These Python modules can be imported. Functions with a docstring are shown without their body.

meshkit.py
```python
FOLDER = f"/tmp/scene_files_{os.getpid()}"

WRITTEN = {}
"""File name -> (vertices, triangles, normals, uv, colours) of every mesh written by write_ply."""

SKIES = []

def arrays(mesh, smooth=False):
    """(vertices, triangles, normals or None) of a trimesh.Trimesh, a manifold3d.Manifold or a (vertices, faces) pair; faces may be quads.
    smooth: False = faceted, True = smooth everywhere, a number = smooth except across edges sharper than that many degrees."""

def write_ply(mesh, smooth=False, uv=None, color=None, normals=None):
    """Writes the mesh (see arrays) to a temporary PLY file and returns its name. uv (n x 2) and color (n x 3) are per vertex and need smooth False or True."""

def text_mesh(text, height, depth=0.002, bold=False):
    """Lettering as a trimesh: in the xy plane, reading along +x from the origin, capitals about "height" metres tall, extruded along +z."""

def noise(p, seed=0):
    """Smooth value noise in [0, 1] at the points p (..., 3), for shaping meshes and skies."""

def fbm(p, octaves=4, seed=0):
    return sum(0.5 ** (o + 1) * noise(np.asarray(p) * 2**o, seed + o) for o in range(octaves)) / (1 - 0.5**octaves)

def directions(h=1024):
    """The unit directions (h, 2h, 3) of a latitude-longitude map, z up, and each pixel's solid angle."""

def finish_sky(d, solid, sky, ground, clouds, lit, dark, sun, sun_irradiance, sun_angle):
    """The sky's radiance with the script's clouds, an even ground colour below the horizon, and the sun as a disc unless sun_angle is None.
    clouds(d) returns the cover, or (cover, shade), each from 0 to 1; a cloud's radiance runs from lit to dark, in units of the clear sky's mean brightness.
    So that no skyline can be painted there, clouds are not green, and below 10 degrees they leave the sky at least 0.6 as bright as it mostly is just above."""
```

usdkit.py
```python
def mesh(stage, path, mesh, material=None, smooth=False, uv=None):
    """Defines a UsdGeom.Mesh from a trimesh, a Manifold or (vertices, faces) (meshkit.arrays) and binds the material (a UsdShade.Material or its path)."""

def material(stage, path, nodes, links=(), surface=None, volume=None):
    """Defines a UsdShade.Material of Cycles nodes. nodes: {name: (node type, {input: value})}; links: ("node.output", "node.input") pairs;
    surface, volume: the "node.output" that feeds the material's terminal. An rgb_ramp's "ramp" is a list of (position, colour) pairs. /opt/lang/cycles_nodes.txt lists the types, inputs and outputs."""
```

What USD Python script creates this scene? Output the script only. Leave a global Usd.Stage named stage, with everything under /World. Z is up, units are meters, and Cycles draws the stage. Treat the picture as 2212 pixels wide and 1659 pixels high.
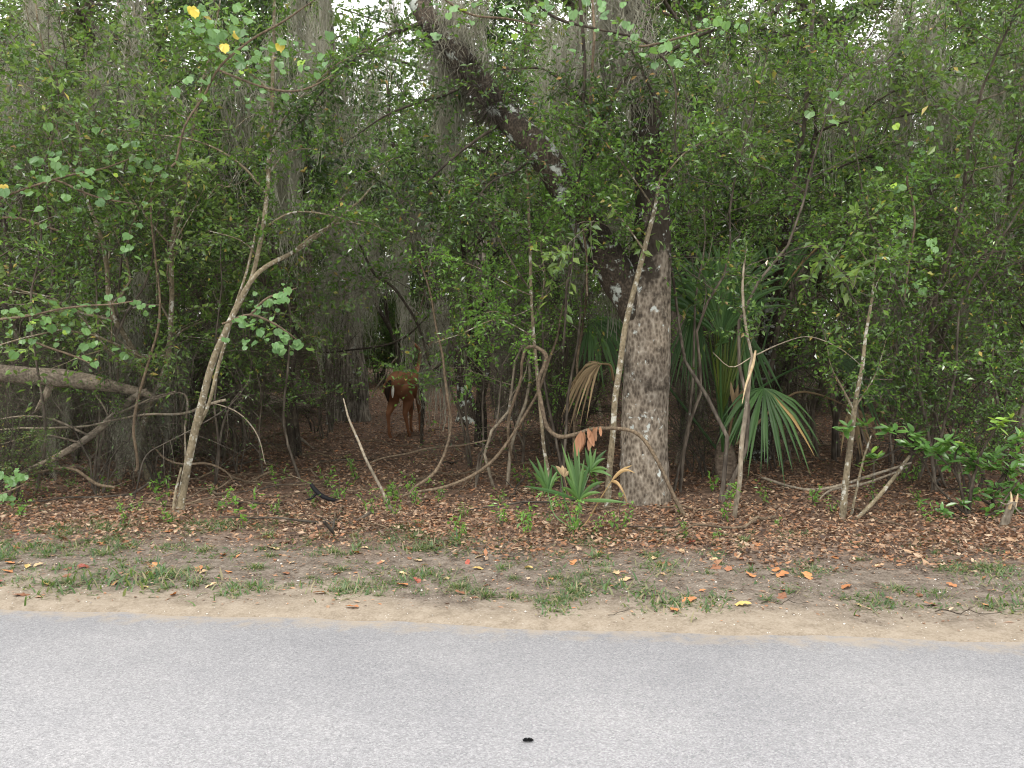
import math, numpy as np, trimesh, usdkit, meshkit
from scipy.sparse import csr_matrix
from scipy.sparse.csgraph import connected_components
from pxr import Usd, UsdGeom, UsdLux, UsdShade, Gf, Sdf, Vt

stage = Usd.Stage.CreateInMemory()
UsdGeom.SetStageUpAxis(stage, 'Z'); UsdGeom.SetStageMetersPerUnit(stage, 1.0)
W = UsdGeom.Xform.Define(stage, '/World'); stage.SetDefaultPrim(W.GetPrim())
PI = math.pi

# ------------------------------------------------------------------ camera, sky, sun
FPX, CX, CY, HOR, CAMZ = 1916.0, 1106.0, 829.5, 720.0, 1.6
PITCH = math.atan((CY - HOR) / FPX)
cam = UsdGeom.Camera.Define(stage, '/World/camera')
cam.CreateHorizontalApertureAttr(36.0)
cam.CreateFocalLengthAttr(36.0 * FPX / 2212.0)
cam.CreateClippingRangeAttr(Gf.Vec2f(0.1, 2000))
cam.AddTranslateOp().Set(Gf.Vec3d(0, 0, CAMZ))
cam.AddRotateXOp().Set(90 - math.degrees(PITCH))
cam.CreateExposureAttr(1.27)

SUN_AZ, SUN_EL = math.radians(-150), math.radians(62)       # azimuth measured from +y towards +x
sunv = np.array([math.sin(SUN_AZ) * math.cos(SUN_EL), math.cos(SUN_AZ) * math.cos(SUN_EL), math.sin(SUN_EL)])
sky = UsdLux.DomeLight.Define(stage, '/World/sky')
sky.CreateIntensityAttr(1.0)
skym = usdkit.material(stage, '/World/Looks/sky_air', {
    'sky': ('sky_texture', {'sky_type': 'single_scattering', 'sun_disc': False, 'sun_elevation': SUN_EL, 'sun_rotation': SUN_AZ, 'aerosol_density': 2.0}),
    'tc': ('texture_coordinate', {}),
    'n': ('noise_texture', {'scale': 2.6, 'detail': 5.0, 'roughness': 0.55}),
    'r': ('rgb_ramp', {'ramp': [(0.3, (10.0, 9.9, 9.9)), (0.7, (14.8, 14.6, 14.3))]}),
    'm': ('mix', {'fac': 0.86}),
    'bg': ('background_shader', {'strength': 0.1})},
    [('tc.generated', 'n.vector'), ('n.fac', 'r.fac'), ('sky.color', 'm.color1'), ('r.color', 'm.color2'), ('m.color', 'bg.color')], surface='bg.background')
UsdShade.MaterialBindingAPI.Apply(sky.GetPrim()).Bind(skym)
sky.GetPrim().SetCustomDataByKey('kind', 'structure')
sun = UsdLux.DistantLight.Define(stage, '/World/sun')
sun.CreateNormalizeAttr(True); sun.CreateIntensityAttr(0.32); sun.CreateAngleAttr(14.0); sun.CreateColorAttr(Gf.Vec3f(1, 0.97, 0.92))
zaxis = Gf.Vec3d(*sunv)
sun.AddTransformOp().Set(Gf.Matrix4d(Gf.Rotation(Gf.Vec3d(0, 0, 1), zaxis), Gf.Vec3d(0, 0, 30)))

# ------------------------------------------------------------------ helpers
def _flat(px, py):
    u, v = (px - CX) / FPX, -(py - CY) / FPX
    c, s = math.cos(PITCH), math.sin(PITCH); t = CAMZ / (s - c * v)
    return u * t, (c + s * v) * t
(_xa, _ya), (_xb, _yb) = _flat(0, 1315), _flat(2212, 1390)
ES = (_yb - _ya) / (_xb - _xa); E0 = _ya - ES * _xa        # the road's far edge: y = E0 + ES x
def H(x, y):
    """Ground height: level at the road, gently uneven in the wood."""
    x, y = np.asarray(x, float), np.asarray(y, float)
    d = y - ES * x - E0
    k = np.clip((d - 1.2) / 3.0, 0, 1)
    n = meshkit.noise(np.stack([x * 0.6, y * 0.6, x * 0 + 3.3], -1), 5) - 0.5
    n2 = meshkit.noise(np.stack([x * 2.1, y * 2.1, x * 0 + 1.3], -1), 8) - 0.5
    v = np.clip(d / 0.3, 0, 1)
    return k * (0.14 * n) + v * (0.03 * n2) + np.where(d < 0.0, -0.03, 0.012 * np.clip(d / 0.2, 0, 1) * (1 - k))

def at(px, py, Y):
    u, v = (px - CX) / FPX, -(py - CY) / FPX
    c, s = math.cos(PITCH), math.sin(PITCH)
    y, z = c + s * v, -s + c * v
    return np.array([u / y * Y, Y, CAMZ + z / y * Y])

def gp(px, py):
    """The ground point seen at a pixel."""
    u, v = (px - CX) / FPX, -(py - CY) / FPX
    c, s = math.cos(PITCH), math.sin(PITCH)
    t = CAMZ / (s - c * v)
    x, y = u * t, (c + s * v) * t
    return np.array([x, y, float(H(x, y))])

used = {}
def path_of(name, parent=None):
    base = parent.GetPath().pathString if parent else '/World'
    k = (base, name); n = used.get(k, 0); used[k] = n + 1
    return f'{base}/{name}' + (f'_{n:03d}' if n else '')

def tag(p, label=None, cat=None, group=None, kind=None):
    for k, v in (('label', label), ('category', cat), ('group', group), ('kind', kind)):
        if v: p.SetCustomDataByKey(k, v)
    return p

def set_xf(x, loc, rot=(0, 0, 0), sc=1.0):
    x.ClearXformOpOrder()
    x.AddTranslateOp().Set(Gf.Vec3d(*map(float, loc)))
    x.AddRotateXYZOp().Set(Gf.Vec3f(*[math.degrees(float(a)) for a in rot]))
    s = (sc, sc, sc) if np.ndim(sc) == 0 else sc
    x.AddScaleOp().Set(Gf.Vec3f(*map(float, s)))

def thing(name, label, cat, loc=(0, 0, 0), rot=(0, 0, 0), sc=1.0, group=None, kind=None):
    x = UsdGeom.Xform.Define(stage, path_of(name)); set_xf(x, loc, rot, sc)
    return tag(x.GetPrim(), label, cat, group, kind)

TONED, tone_rng = set(), np.random.default_rng(2024)
def obj(name, mesh, mat, parent=None, smooth=False, label=None):
    m = usdkit.mesh(stage, path_of(name, parent), mesh, mat, smooth=smooth)
    if mat.GetPath().name in TONED:                     # every separate leaf gets a tone of its own
        f = np.asarray(mesh[1]); n = len(mesh[0])
        if n < 60: t = np.full(n, tone_rng.random())
        else:
            g = csr_matrix((np.ones(2 * len(f), np.int8), (np.concatenate([f[:, 0], f[:, 0]]), np.concatenate([f[:, 1], f[:, 2]]))), shape=(n, n))
            k, lab = connected_components(g, directed=False); t = tone_rng.random(k)[lab]
        UsdGeom.PrimvarsAPI(m).CreatePrimvar('tone', Sdf.ValueTypeNames.FloatArray, 'vertex').Set(Vt.FloatArray.FromNumpy(t.astype(np.float32)))
    m.CreateDoubleSidedAttr(True)
    if label: m.GetPrim().SetCustomDataByKey('label', label)
    return m.GetPrim()

def dup(src, loc, rot=(0, 0, 0), sc=1.0, label=None, group=None, cat=None):
    name = src.GetName()
    while name[-4:-3] == '_' and name[-3:].isdigit(): name = name[:-4]
    d = src.GetCustomData()
    x = UsdGeom.Xform.Define(stage, path_of(name))
    x.GetPrim().GetReferences().AddInternalReference(src.GetPath())
    set_xf(x, loc, rot, sc)
    x.GetPrim().SetInstanceable(True)
    return tag(x.GetPrim(), label or d.get('label'), cat or d.get('category'), group or d.get('group'))

class MB:
    """Collects vertices and triangles."""
    def __init__(s): s.v, s.f, s.n = [], [], 0
    def add(s, v, f):
        s.v.append(np.asarray(v, float)); s.f.append(np.asarray(f, int) + s.n); s.n += len(v); return s
    def mesh(s): return (np.vstack(s.v), np.vstack(s.f))
    def tris(s): return sum(len(x) for x in s.f)

def unit(a): return a / np.maximum(np.linalg.norm(a, axis=-1, keepdims=True), 1e-9)

def tubes(P, R, n=5, cap=True):
    """Tubes along N polylines P (N,k,3) with radii R (N,k)."""
    P, R = np.asarray(P, float), np.asarray(R, float)
    if P.ndim == 2: P, R = P[None], R[None]
    N, k = P.shape[:2]
    T = unit(np.gradient(P, axis=1))
    ty = np.abs(T[..., 1]).mean(1)
    ref = np.where((ty > 0.8)[:, None], [1.0, 0, 0], [0, 1.0, 0])[:, None, :]
    A = unit(np.cross(T, np.broadcast_to(ref, T.shape))); B = np.cross(T, A)
    a = np.arange(n) / n * 2 * PI
    V = P[:, :, None] + R[:, :, None, None] * (np.cos(a)[:, None] * A[:, :, None] + np.sin(a)[:, None] * B[:, :, None])
    i, j = np.meshgrid(np.arange(k - 1), np.arange(n), indexing='ij'); j2 = (j + 1) % n
    q = np.stack([i * n + j, i * n + j2, (i + 1) * n + j2, (i + 1) * n + j], -1).reshape(-1, 4)
    f = np.vstack([q[:, [0, 1, 2]], q[:, [0, 2, 3]]])
    if cap: f = np.vstack([f, [[(k - 1) * n, (k - 1) * n + m, (k - 1) * n + m + 1] for m in range(1, n - 1)], [[0, m + 1, m] for m in range(1, n - 1)]])
    F = (f[None] + (np.arange(N) * k * n)[:, None, None]).reshape(-1, 3)
    return V.reshape(-1, 3), F

def spline(pts, m):
    """Catmull-Rom through pts, m samples evenly spread by length; extra columns ride along."""
    p = np.asarray(pts, float); n = len(p)
    if n == 2: t = np.linspace(0, 1, m)[:, None]; return p[0] * (1 - t) + p[1] * t
    q = np.vstack([2 * p[0] - p[1], p, 2 * p[-1] - p[-2]])
    out = []
    for i in range(n - 1):
        t = np.linspace(0, 1, 12, endpoint=(i == n - 2))[:, None]
        a, b, c, d = q[i], q[i + 1], q[i + 2], q[i + 3]
        out.append(0.5 * (2 * b + (c - a) * t + (2 * a - 5 * b + 4 * c - d) * t**2 + (3 * b - a - 3 * c + d) * t**3))
    o = np.vstack(out)
    s = np.concatenate([[0], np.cumsum(np.linalg.norm(np.diff(o[:, :3], axis=0), axis=1))])
    u = np.linspace(0, s[-1], m)
    return np.stack([np.interp(u, s, o[:, k]) for k in range(o.shape[1])], 1)

def pxpath(pts, widths):
    """Pixel points with depth (px, py, Y or None = as before) and widths in pixels -> rows x, y, z, radius."""
    out, Y = [], None
    for p, w in zip(pts, widths if np.ndim(widths) else [widths] * len(pts)):
        Y = p[2] if len(p) > 2 else Y
        out.append([*at(p[0], p[1], Y), w / 2 * Y / FPX])
    return np.array(out)

def limb(rows, step=0.05, n=10, rough=0.0, freq=9.0, seed=0, flare=0.0, ground=False, wob=0.0):
    """One woody member from rows (x, y, z, r)."""
    rows = np.array(rows, float)
    if ground: rows = np.vstack([[*rows[0, :2], rows[0, 2] - 0.15, rows[0, 3]], rows])
    L = np.linalg.norm(np.diff(rows[:, :3], axis=0), axis=1).sum()
    m = max(5, int(L / step))
    s = spline(rows, m)
    s[:, 3] = np.maximum(s[:, 3], 0.0012)
    if wob:
        for k in range(3):
            s[1:, k] += wob * (meshkit.noise(np.stack([s[1:, 0] * 3 + k * 7, s[1:, 1] * 3, s[1:, 2] * 3], -1), seed) - 0.5)
    if flare:
        h = s[:, 2] - s[0, 2]; s[:, 3] *= 1 + flare * np.exp(-np.maximum(h - 0.1, 0) / 0.16)
    v, f = tubes(s[:, :3], s[:, 3], n)
    if rough:
        c = np.repeat(s[:, :3], n, 0); d = unit(v - c)
        a = meshkit.fbm(v * np.array([freq, freq, freq * 0.45]), 3, seed) - 0.5
        b = meshkit.noise(v * np.array([2.2, 2.2, 1.4]), seed + 9) - 0.5
        v = v + d * (np.repeat(s[:, 3], n)[:, None]) * rough * (a[:, None] + 1.2 * b[:, None])
    return v, f, s

def leafquads(pos, d, nrm, L, Wd, fold=0.18):
    d, nrm = unit(d), unit(nrm)
    side = unit(np.cross(d, nrm)); nrm = np.cross(side, d)
    L, Wd = np.asarray(L)[:, None], np.asarray(Wd)[:, None]
    m = pos + d * L * 0.45 + nrm * Wd * fold
    V = np.stack([pos, m + side * Wd / 2, pos + d * L - nrm * L * 0.08, m - side * Wd / 2], 1).reshape(-1, 3)
    b = np.arange(len(pos))[:, None] * 4
    return V, np.vstack([b + [0, 1, 2], b + [0, 2, 3]])

def rdirs(rng, n): return unit(rng.normal(size=(n, 3)))

def foliate(rng, paths, n_tw, tw_len, per, leaf, lw, up=0.15, droop=0.15, u0=0.25, side=0.9, jit=0.3, flat=0.6, tw_r=0.0022, weights=None, clump=0.0):
    """Twigs and leaves on wood paths (each (k,3)); returns twig mesh, leaf mesh."""
    lens = np.array([np.linalg.norm(np.diff(p, axis=0), axis=1).sum() for p in paths]) if weights is None else np.array(weights)
    idx = rng.choice(len(paths), n_tw, p=lens / lens.sum())
    u = u0 + (1 - u0) * rng.random(n_tw) ** 0.8
    S, D = np.zeros((n_tw, 3)), np.zeros((n_tw, 3))
    for i in np.unique(idx):
        w = np.where(idx == i)[0]; p = paths[i]
        x = u[w] * (len(p) - 1); a = np.minimum(x.astype(int), len(p) - 2); t = (x - a)[:, None]
        S[w] = p[a] * (1 - t) + p[a + 1] * t; D[w] = unit(p[a + 1] - p[a])
    if clump:
        nz = meshkit.noise(S * 2.3, 3) * 0.6 + meshkit.noise(S * 5.1, 4) * 0.4
        kp = nz > np.quantile(nz, clump); S, D = S[kp], D[kp]; n_tw = len(S)
    d0 = unit(D * 0.7 + side * rdirs(rng, n_tw) + [0, 0, up])
    L = tw_len * (0.45 + 0.9 * rng.random(n_tw))
    ts = np.array([0, 0.33, 0.66, 1.0])
    bend = rdirs(rng, n_tw) * 0.25 * L[:, None]
    P = S[:, None] + d0[:, None] * (ts[None, :, None] * L[:, None, None]) + bend[:, None] * (ts**2)[None, :, None]
    P[:, :, 2] -= droop * (L[:, None] * ts**2)
    R = tw_r * (1.15 - 0.85 * ts)[None] * np.ones((n_tw, 1))
    tv, tf = tubes(P, R, 3, cap=False)
    m = per
    lu = np.tile(np.linspace(0.12, 1, m), (n_tw, 1)) + rng.uniform(-0.04, 0.04, (n_tw, m)); lu = np.clip(lu, 0, 1) * 3
    a = np.minimum(lu.astype(int), 2); t = (lu - a)[..., None]
    ii = np.arange(n_tw)[:, None]
    pos = (P[ii, a] * (1 - t) + P[ii, a + 1] * t).reshape(-1, 3)
    td = unit(P[ii, a + 1] - P[ii, a]).reshape(-1, 3)
    nn = n_tw * m
    perp = unit(np.cross(td, unit(rdirs(rng, nn) * 0.8 + [0, 0, 0.8])))
    sgn = np.tile(np.where(np.arange(m) % 2, 1, -1), n_tw)[:, None]
    ld = unit(td * 0.6 + perp * sgn * 0.9 + jit * rdirs(rng, nn))
    nr = unit(flat * np.array([0, 0, 1.0]) + 0.8 * rdirs(rng, nn))
    keep = rng.random(nn) < 0.92
    LL = leaf * (0.55 + 0.75 * rng.random(nn)); 
    lv = leafquads(pos[keep], ld[keep], nr[keep], LL[keep], (LL * lw)[keep])
    return (tv, tf), lv

# ------------------------------------------------------------------ materials
def mat(name, nodes, links, surface): return usdkit.material(stage, '/World/Looks/' + name, nodes, links, surface=surface)

def bark(name, ramp, sx=14.0, zs=0.35, lichen=None, lic_at=(0.56, 0.62), lic_scale=5.0, rough=0.9, bump=0.5, dark=None, dark_z=(0, 0)):
    nodes = {'g': ('geometry', {}), 'mp': ('mapping', {'scale': (1, 1, zs)}),
             'n': ('noise_texture', {'scale': sx, 'detail': 6.0, 'roughness': 0.65}),
             'v': ('voronoi_texture', {'scale': sx * 2.2}),
             'big': ('noise_texture', {'scale': 2.2, 'detail': 3.0}),
             'mx': ('mix', {'fac': 0.35}), 'r': ('rgb_ramp', {'ramp': ramp}),
             'tone': ('rgb_ramp', {'ramp': [(0.3, (0.6, 0.6, 0.6)), (0.7, (1.2, 1.18, 1.12))]}),
             'mul': ('mix', {'mix_type': 'multiply', 'fac': 1.0}),
             'b': ('bump', {'strength': bump, 'distance': 0.02}), 'p': ('principled_bsdf', {'roughness': rough, 'specular_ior_level': 0.2})}
    links = [('g.position', 'mp.vector'), ('mp.vector', 'n.vector'), ('mp.vector', 'v.vector'), ('g.position', 'big.vector'), ('n.fac', 'mx.color1'), ('v.distance', 'mx.color2'),
             ('mx.color', 'r.fac'), ('big.fac', 'tone.fac'), ('r.color', 'mul.color1'), ('tone.color', 'mul.color2'), ('mx.color', 'b.height'), ('b.normal', 'p.normal')]
    last = 'mul.color'
    if dark is not None:
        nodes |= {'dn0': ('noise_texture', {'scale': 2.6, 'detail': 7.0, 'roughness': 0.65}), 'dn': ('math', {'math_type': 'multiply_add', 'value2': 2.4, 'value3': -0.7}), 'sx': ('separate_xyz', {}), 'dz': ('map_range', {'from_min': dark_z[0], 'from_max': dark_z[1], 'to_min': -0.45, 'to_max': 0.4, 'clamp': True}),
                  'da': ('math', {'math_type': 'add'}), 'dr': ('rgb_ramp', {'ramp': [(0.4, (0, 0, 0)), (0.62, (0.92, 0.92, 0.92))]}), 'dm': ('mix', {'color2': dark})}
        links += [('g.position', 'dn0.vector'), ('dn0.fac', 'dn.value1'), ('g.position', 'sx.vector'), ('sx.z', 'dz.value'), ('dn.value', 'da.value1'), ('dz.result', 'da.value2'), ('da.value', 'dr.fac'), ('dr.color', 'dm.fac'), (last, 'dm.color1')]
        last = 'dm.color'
    if lichen is not None:
        nodes |= {'ln': ('noise_texture', {'scale': lic_scale, 'detail': 8.0, 'roughness': 0.68}), 'lv': ('voronoi_texture', {'scale': lic_scale * 2.6}),
                  'ls': ('math', {'math_type': 'multiply_add', 'value2': -0.09}), 'lr': ('rgb_ramp', {'ramp': [(lic_at[0], (0, 0, 0)), (lic_at[1], (0.85, 0.85, 0.85))]}), 'lm': ('mix', {'color2': lichen})}
        links += [('g.position', 'ln.vector'), ('g.position', 'lv.vector'), ('lv.distance', 'ls.value1'), ('ln.fac', 'ls.value3'), ('ls.value', 'lr.fac'), ('lr.color', 'lm.fac'), (last, 'lm.color1')]
        last = 'lm.color'
    links.append((last, 'p.base_color'))
    return mat(name, nodes, links, 'p.BSDF')

def leafmat(name, cols, trans=(0.12, 0.2, 0.03), tf=0.3, rough=0.42, spec=0.35, var=0.5, odd=None):
    n = len(cols)
    e = 0.972 if odd else 1.0
    TONED.add(name)
    nodes = {'g': ('attribute', {'attribute': 'tone'}), 'o': ('object_info', {}), 'r': ('rgb_ramp', {'ramp': [(e * i / max(n - 1, 1), c) for i, c in enumerate(cols)] + ([(e + 0.004, odd), (1.0, odd)] if odd else [])}),
             'h': ('map_range', {'to_min': 1 - var * 0.4, 'to_max': 1 + var * 0.5}), 'hs': ('hsv', {}),
             'p': ('principled_bsdf', {'roughness': rough, 'specular_ior_level': spec}), 't': ('translucent_bsdf', {'color': trans}), 'm': ('mix_closure', {'fac': tf})}
    links = [('g.fac', 'r.fac'), ('o.random', 'h.value'), ('h.result', 'hs.value'), ('r.color', 'hs.color'), ('hs.color', 'p.base_color'),
             ('p.BSDF', 'm.closure1'), ('t.BSDF', 'm.closure2')]
    return mat(name, nodes, links, 'm.closure')

def plain(name, c, rough=0.8, spec=0.2, c2=None, sc=8.0):
    nodes = {'g': ('geometry', {}), 'n': ('noise_texture', {'scale': sc, 'detail': 4.0}), 'r': ('rgb_ramp', {'ramp': [(0.3, c), (0.7, c2 or tuple(x * 1.5 for x in c))]}), 'p': ('principled_bsdf', {'roughness': rough, 'specular_ior_level': spec})}
    return mat(name, nodes, [('g.position', 'n.vector'), ('n.fac', 'r.fac'), ('r.color', 'p.base_color')], 'p.BSDF')

M = {}
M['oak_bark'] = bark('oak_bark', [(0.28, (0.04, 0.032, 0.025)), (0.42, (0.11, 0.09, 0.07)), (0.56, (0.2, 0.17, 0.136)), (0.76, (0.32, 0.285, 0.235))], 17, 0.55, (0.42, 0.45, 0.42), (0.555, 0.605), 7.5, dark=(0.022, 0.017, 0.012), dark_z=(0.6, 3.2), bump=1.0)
M['limb_bark'] = bark('limb_bark', [(0.2, (0.01, 0.009, 0.007)), (0.5, (0.038, 0.03, 0.022)), (0.8, (0.11, 0.088, 0.066))], 26, 0.7, (0.36, 0.39, 0.35), (0.5, 0.56), 5.5)
M['grey_bark'] = bark('grey_bark', [(0.2, (0.02, 0.016, 0.012)), (0.5, (0.085, 0.07, 0.055)), (0.8, (0.2, 0.175, 0.14))], 15, 0.25, (0.22, 0.25, 0.21), (0.6, 0.68), 6.0)
M['pale_bark'] = bark('pale_bark', [(0.2, (0.07, 0.056, 0.041)), (0.5, (0.2, 0.168, 0.126)), (0.8, (0.34, 0.3, 0.235))], 22, 0.4, (0.34, 0.34, 0.3), (0.56, 0.62), 16.0, bump=0.3)
M['mottled_bark'] = bark('mottled_bark', [(0.2, (0.055, 0.044, 0.027)), (0.5, (0.165, 0.137, 0.09)), (0.8, (0.27, 0.23, 0.16))], 22, 0.8, (0.4, 0.395, 0.34), (0.5, 0.57), 17.0, bump=0.3)
M['vine_bark'] = bark('vine_bark', [(0.2, (0.036, 0.026, 0.017)), (0.5, (0.115, 0.086, 0.058)), (0.8, (0.23, 0.182, 0.128))], 26, 0.8, (0.36, 0.33, 0.27), (0.62, 0.66), 14.0, bump=0.3)
M['dark_bark'] = bark('dark_bark', [(0.2, (0.012, 0.01, 0.008)), (0.5, (0.04, 0.032, 0.024)), (0.8, (0.1, 0.085, 0.065))], 18, 0.4, (0.22, 0.24, 0.2), (0.6, 0.65), 12.0)
M['twig'] = bark('twig', [(0.2, (0.022, 0.018, 0.014)), (0.5, (0.06, 0.051, 0.041)), (0.8, (0.14, 0.123, 0.1))], 8, 0.5, bump=0.1)
M['log_bark'] = bark('log_bark', [(0.2, (0.05, 0.04, 0.03)), (0.5, (0.17, 0.14, 0.107)), (0.8, (0.33, 0.285, 0.225))], 18, 0.9, (0.26, 0.28, 0.22), (0.6, 0.66), 9.0)
M['char'] = plain('char', (0.006, 0.006, 0.007), 0.7)
M['broken_wood'] = plain('broken_wood', (0.32, 0.23, 0.12), c2=(0.55, 0.43, 0.27), sc=30)
M['palm_boot'] = bark('palm_boot', [(0.2, (0.035, 0.026, 0.02)), (0.5, (0.13, 0.1, 0.075)), (0.8, (0.27, 0.22, 0.17))], 10, 1.6)
M['holly'] = leafmat('holly', [(0.01, 0.021, 0.007), (0.025, 0.052, 0.012), (0.065, 0.128, 0.026), (0.016, 0.034, 0.01), (0.1, 0.175, 0.038), (0.032, 0.062, 0.016)], (0.12, 0.22, 0.028), 0.26, 0.24, 0.5, odd=(0.2, 0.13, 0.05))
M['holly_dark'] = leafmat('holly_dark', [(0.007, 0.015, 0.006), (0.017, 0.036, 0.01), (0.032, 0.064, 0.015), (0.01, 0.022, 0.008), (0.055, 0.1, 0.024)], (0.06, 0.12, 0.02), 0.2, 0.24, 0.5)
M['live_oak'] = leafmat('live_oak', [(0.009, 0.019, 0.007), (0.022, 0.043, 0.011), (0.05, 0.095, 0.02), (0.012, 0.026, 0.008), (0.085, 0.145, 0.03)], (0.08, 0.15, 0.02), 0.22, 0.24, 0.5, odd=(0.24, 0.15, 0.05))
M['holly_mid'] = leafmat('holly_mid', [(0.015, 0.033, 0.008), (0.042, 0.09, 0.018), (0.088, 0.17, 0.032), (0.028, 0.06, 0.014), (0.14, 0.235, 0.045)], (0.16, 0.3, 0.035), 0.32, 0.24, 0.5, odd=(0.3, 0.22, 0.05))
M['holly_bright'] = leafmat('holly_bright', [(0.05, 0.115, 0.02), (0.085, 0.18, 0.032), (0.14, 0.27, 0.045), (0.078, 0.16, 0.032)], (0.22, 0.4, 0.05), 0.38, 0.3, 0.45)
M['oak_leaf'] = leafmat('oak_leaf', [(0.02, 0.038, 0.011), (0.058, 0.105, 0.026), (0.098, 0.165, 0.04), (0.135, 0.19, 0.046), (0.042, 0.078, 0.022)], (0.17, 0.27, 0.045), 0.34, 0.32, 0.45, odd=(0.4, 0.3, 0.08))
M['grape'] = leafmat('grape', [(0.062, 0.135, 0.042), (0.095, 0.19, 0.062), (0.13, 0.235, 0.08), (0.085, 0.17, 0.065)], (0.18, 0.32, 0.06), 0.35, 0.42, 0.4)
M['grape_yellow'] = leafmat('grape_yellow', [(0.5, 0.42, 0.06), (0.6, 0.46, 0.1)], (0.5, 0.4, 0.05), 0.3)
M['lime_leaf'] = leafmat('lime_leaf', [(0.2, 0.33, 0.04), (0.28, 0.4, 0.06)], (0.3, 0.42, 0.04), 0.3)
M['bay'] = leafmat('bay', [(0.04, 0.095, 0.022), (0.068, 0.15, 0.034), (0.1, 0.2, 0.045)], (0.15, 0.29, 0.035), 0.27, 0.3, 0.5)
M['bay_young'] = leafmat('bay_young', [(0.16, 0.3, 0.04), (0.24, 0.36, 0.06)], (0.28, 0.4, 0.04), 0.3, 0.35, 0.4)
M['palm'] = leafmat('palm', [(0.024, 0.06, 0.016), (0.042, 0.095, 0.025), (0.064, 0.128, 0.036)], (0.09, 0.17, 0.025), 0.22, 0.5, 0.35)
M['palm_light'] = leafmat('palm_light', [(0.06, 0.125, 0.035), (0.095, 0.175, 0.05)], (0.14, 0.24, 0.04), 0.25, 0.36, 0.5)
M['palm_yellow'] = leafmat('palm_yellow', [(0.035, 0.065, 0.012), (0.085, 0.11, 0.016), (0.055, 0.085, 0.014)], (0.12, 0.16, 0.015), 0.25)
M['palm_dead'] = leafmat('palm_dead', [(0.13, 0.09, 0.05), (0.26, 0.19, 0.11), (0.34, 0.25, 0.14)], (0.2, 0.13, 0.06), 0.15, 0.7, 0.15)
M['palm_orange'] = leafmat('palm_orange', [(0.25, 0.17, 0.06), (0.3, 0.2, 0.09), (0.2, 0.12, 0.06)], (0.3, 0.18, 0.04), 0.2, 0.6)
M['cedar'] = leafmat('cedar', [(0.012, 0.028, 0.01), (0.02, 0.046, 0.014), (0.032, 0.066, 0.018)], (0.04, 0.08, 0.015), 0.15)
M['moss'] = leafmat('moss', [(0.17, 0.165, 0.13), (0.27, 0.265, 0.21), (0.36, 0.355, 0.285)], (0.22, 0.2, 0.14), 0.3, 0.9, 0.1, 0.3)
M['litter'] = leafmat('litter', [(0.06, 0.037, 0.026), (0.27, 0.145, 0.082), (0.125, 0.07, 0.043), (0.36, 0.235, 0.14), (0.095, 0.06, 0.04), (0.3, 0.137, 0.065), (0.185, 0.115, 0.074), (0.41, 0.305, 0.205), (0.035, 0.022, 0.016), (0.05, 0.034, 0.025), (0.235, 0.165, 0.118), (0.15, 0.092, 0.058)], (0.15, 0.06, 0.02), 0.08, 0.6, 0.25)
M['leaf_orange'] = leafmat('leaf_orange', [(0.3, 0.12, 0.05), (0.38, 0.17, 0.07)], (0.3, 0.1, 0.02), 0.1, 0.55)
M['leaf_red'] = leafmat('leaf_red', [(0.24, 0.06, 0.04), (0.3, 0.09, 0.055)], (0.2, 0.03, 0.01), 0.1, 0.55)
M['leaf_tan'] = leafmat('leaf_tan', [(0.42, 0.3, 0.17), (0.5, 0.37, 0.2)], (0.2, 0.13, 0.06), 0.1, 0.6)
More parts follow.
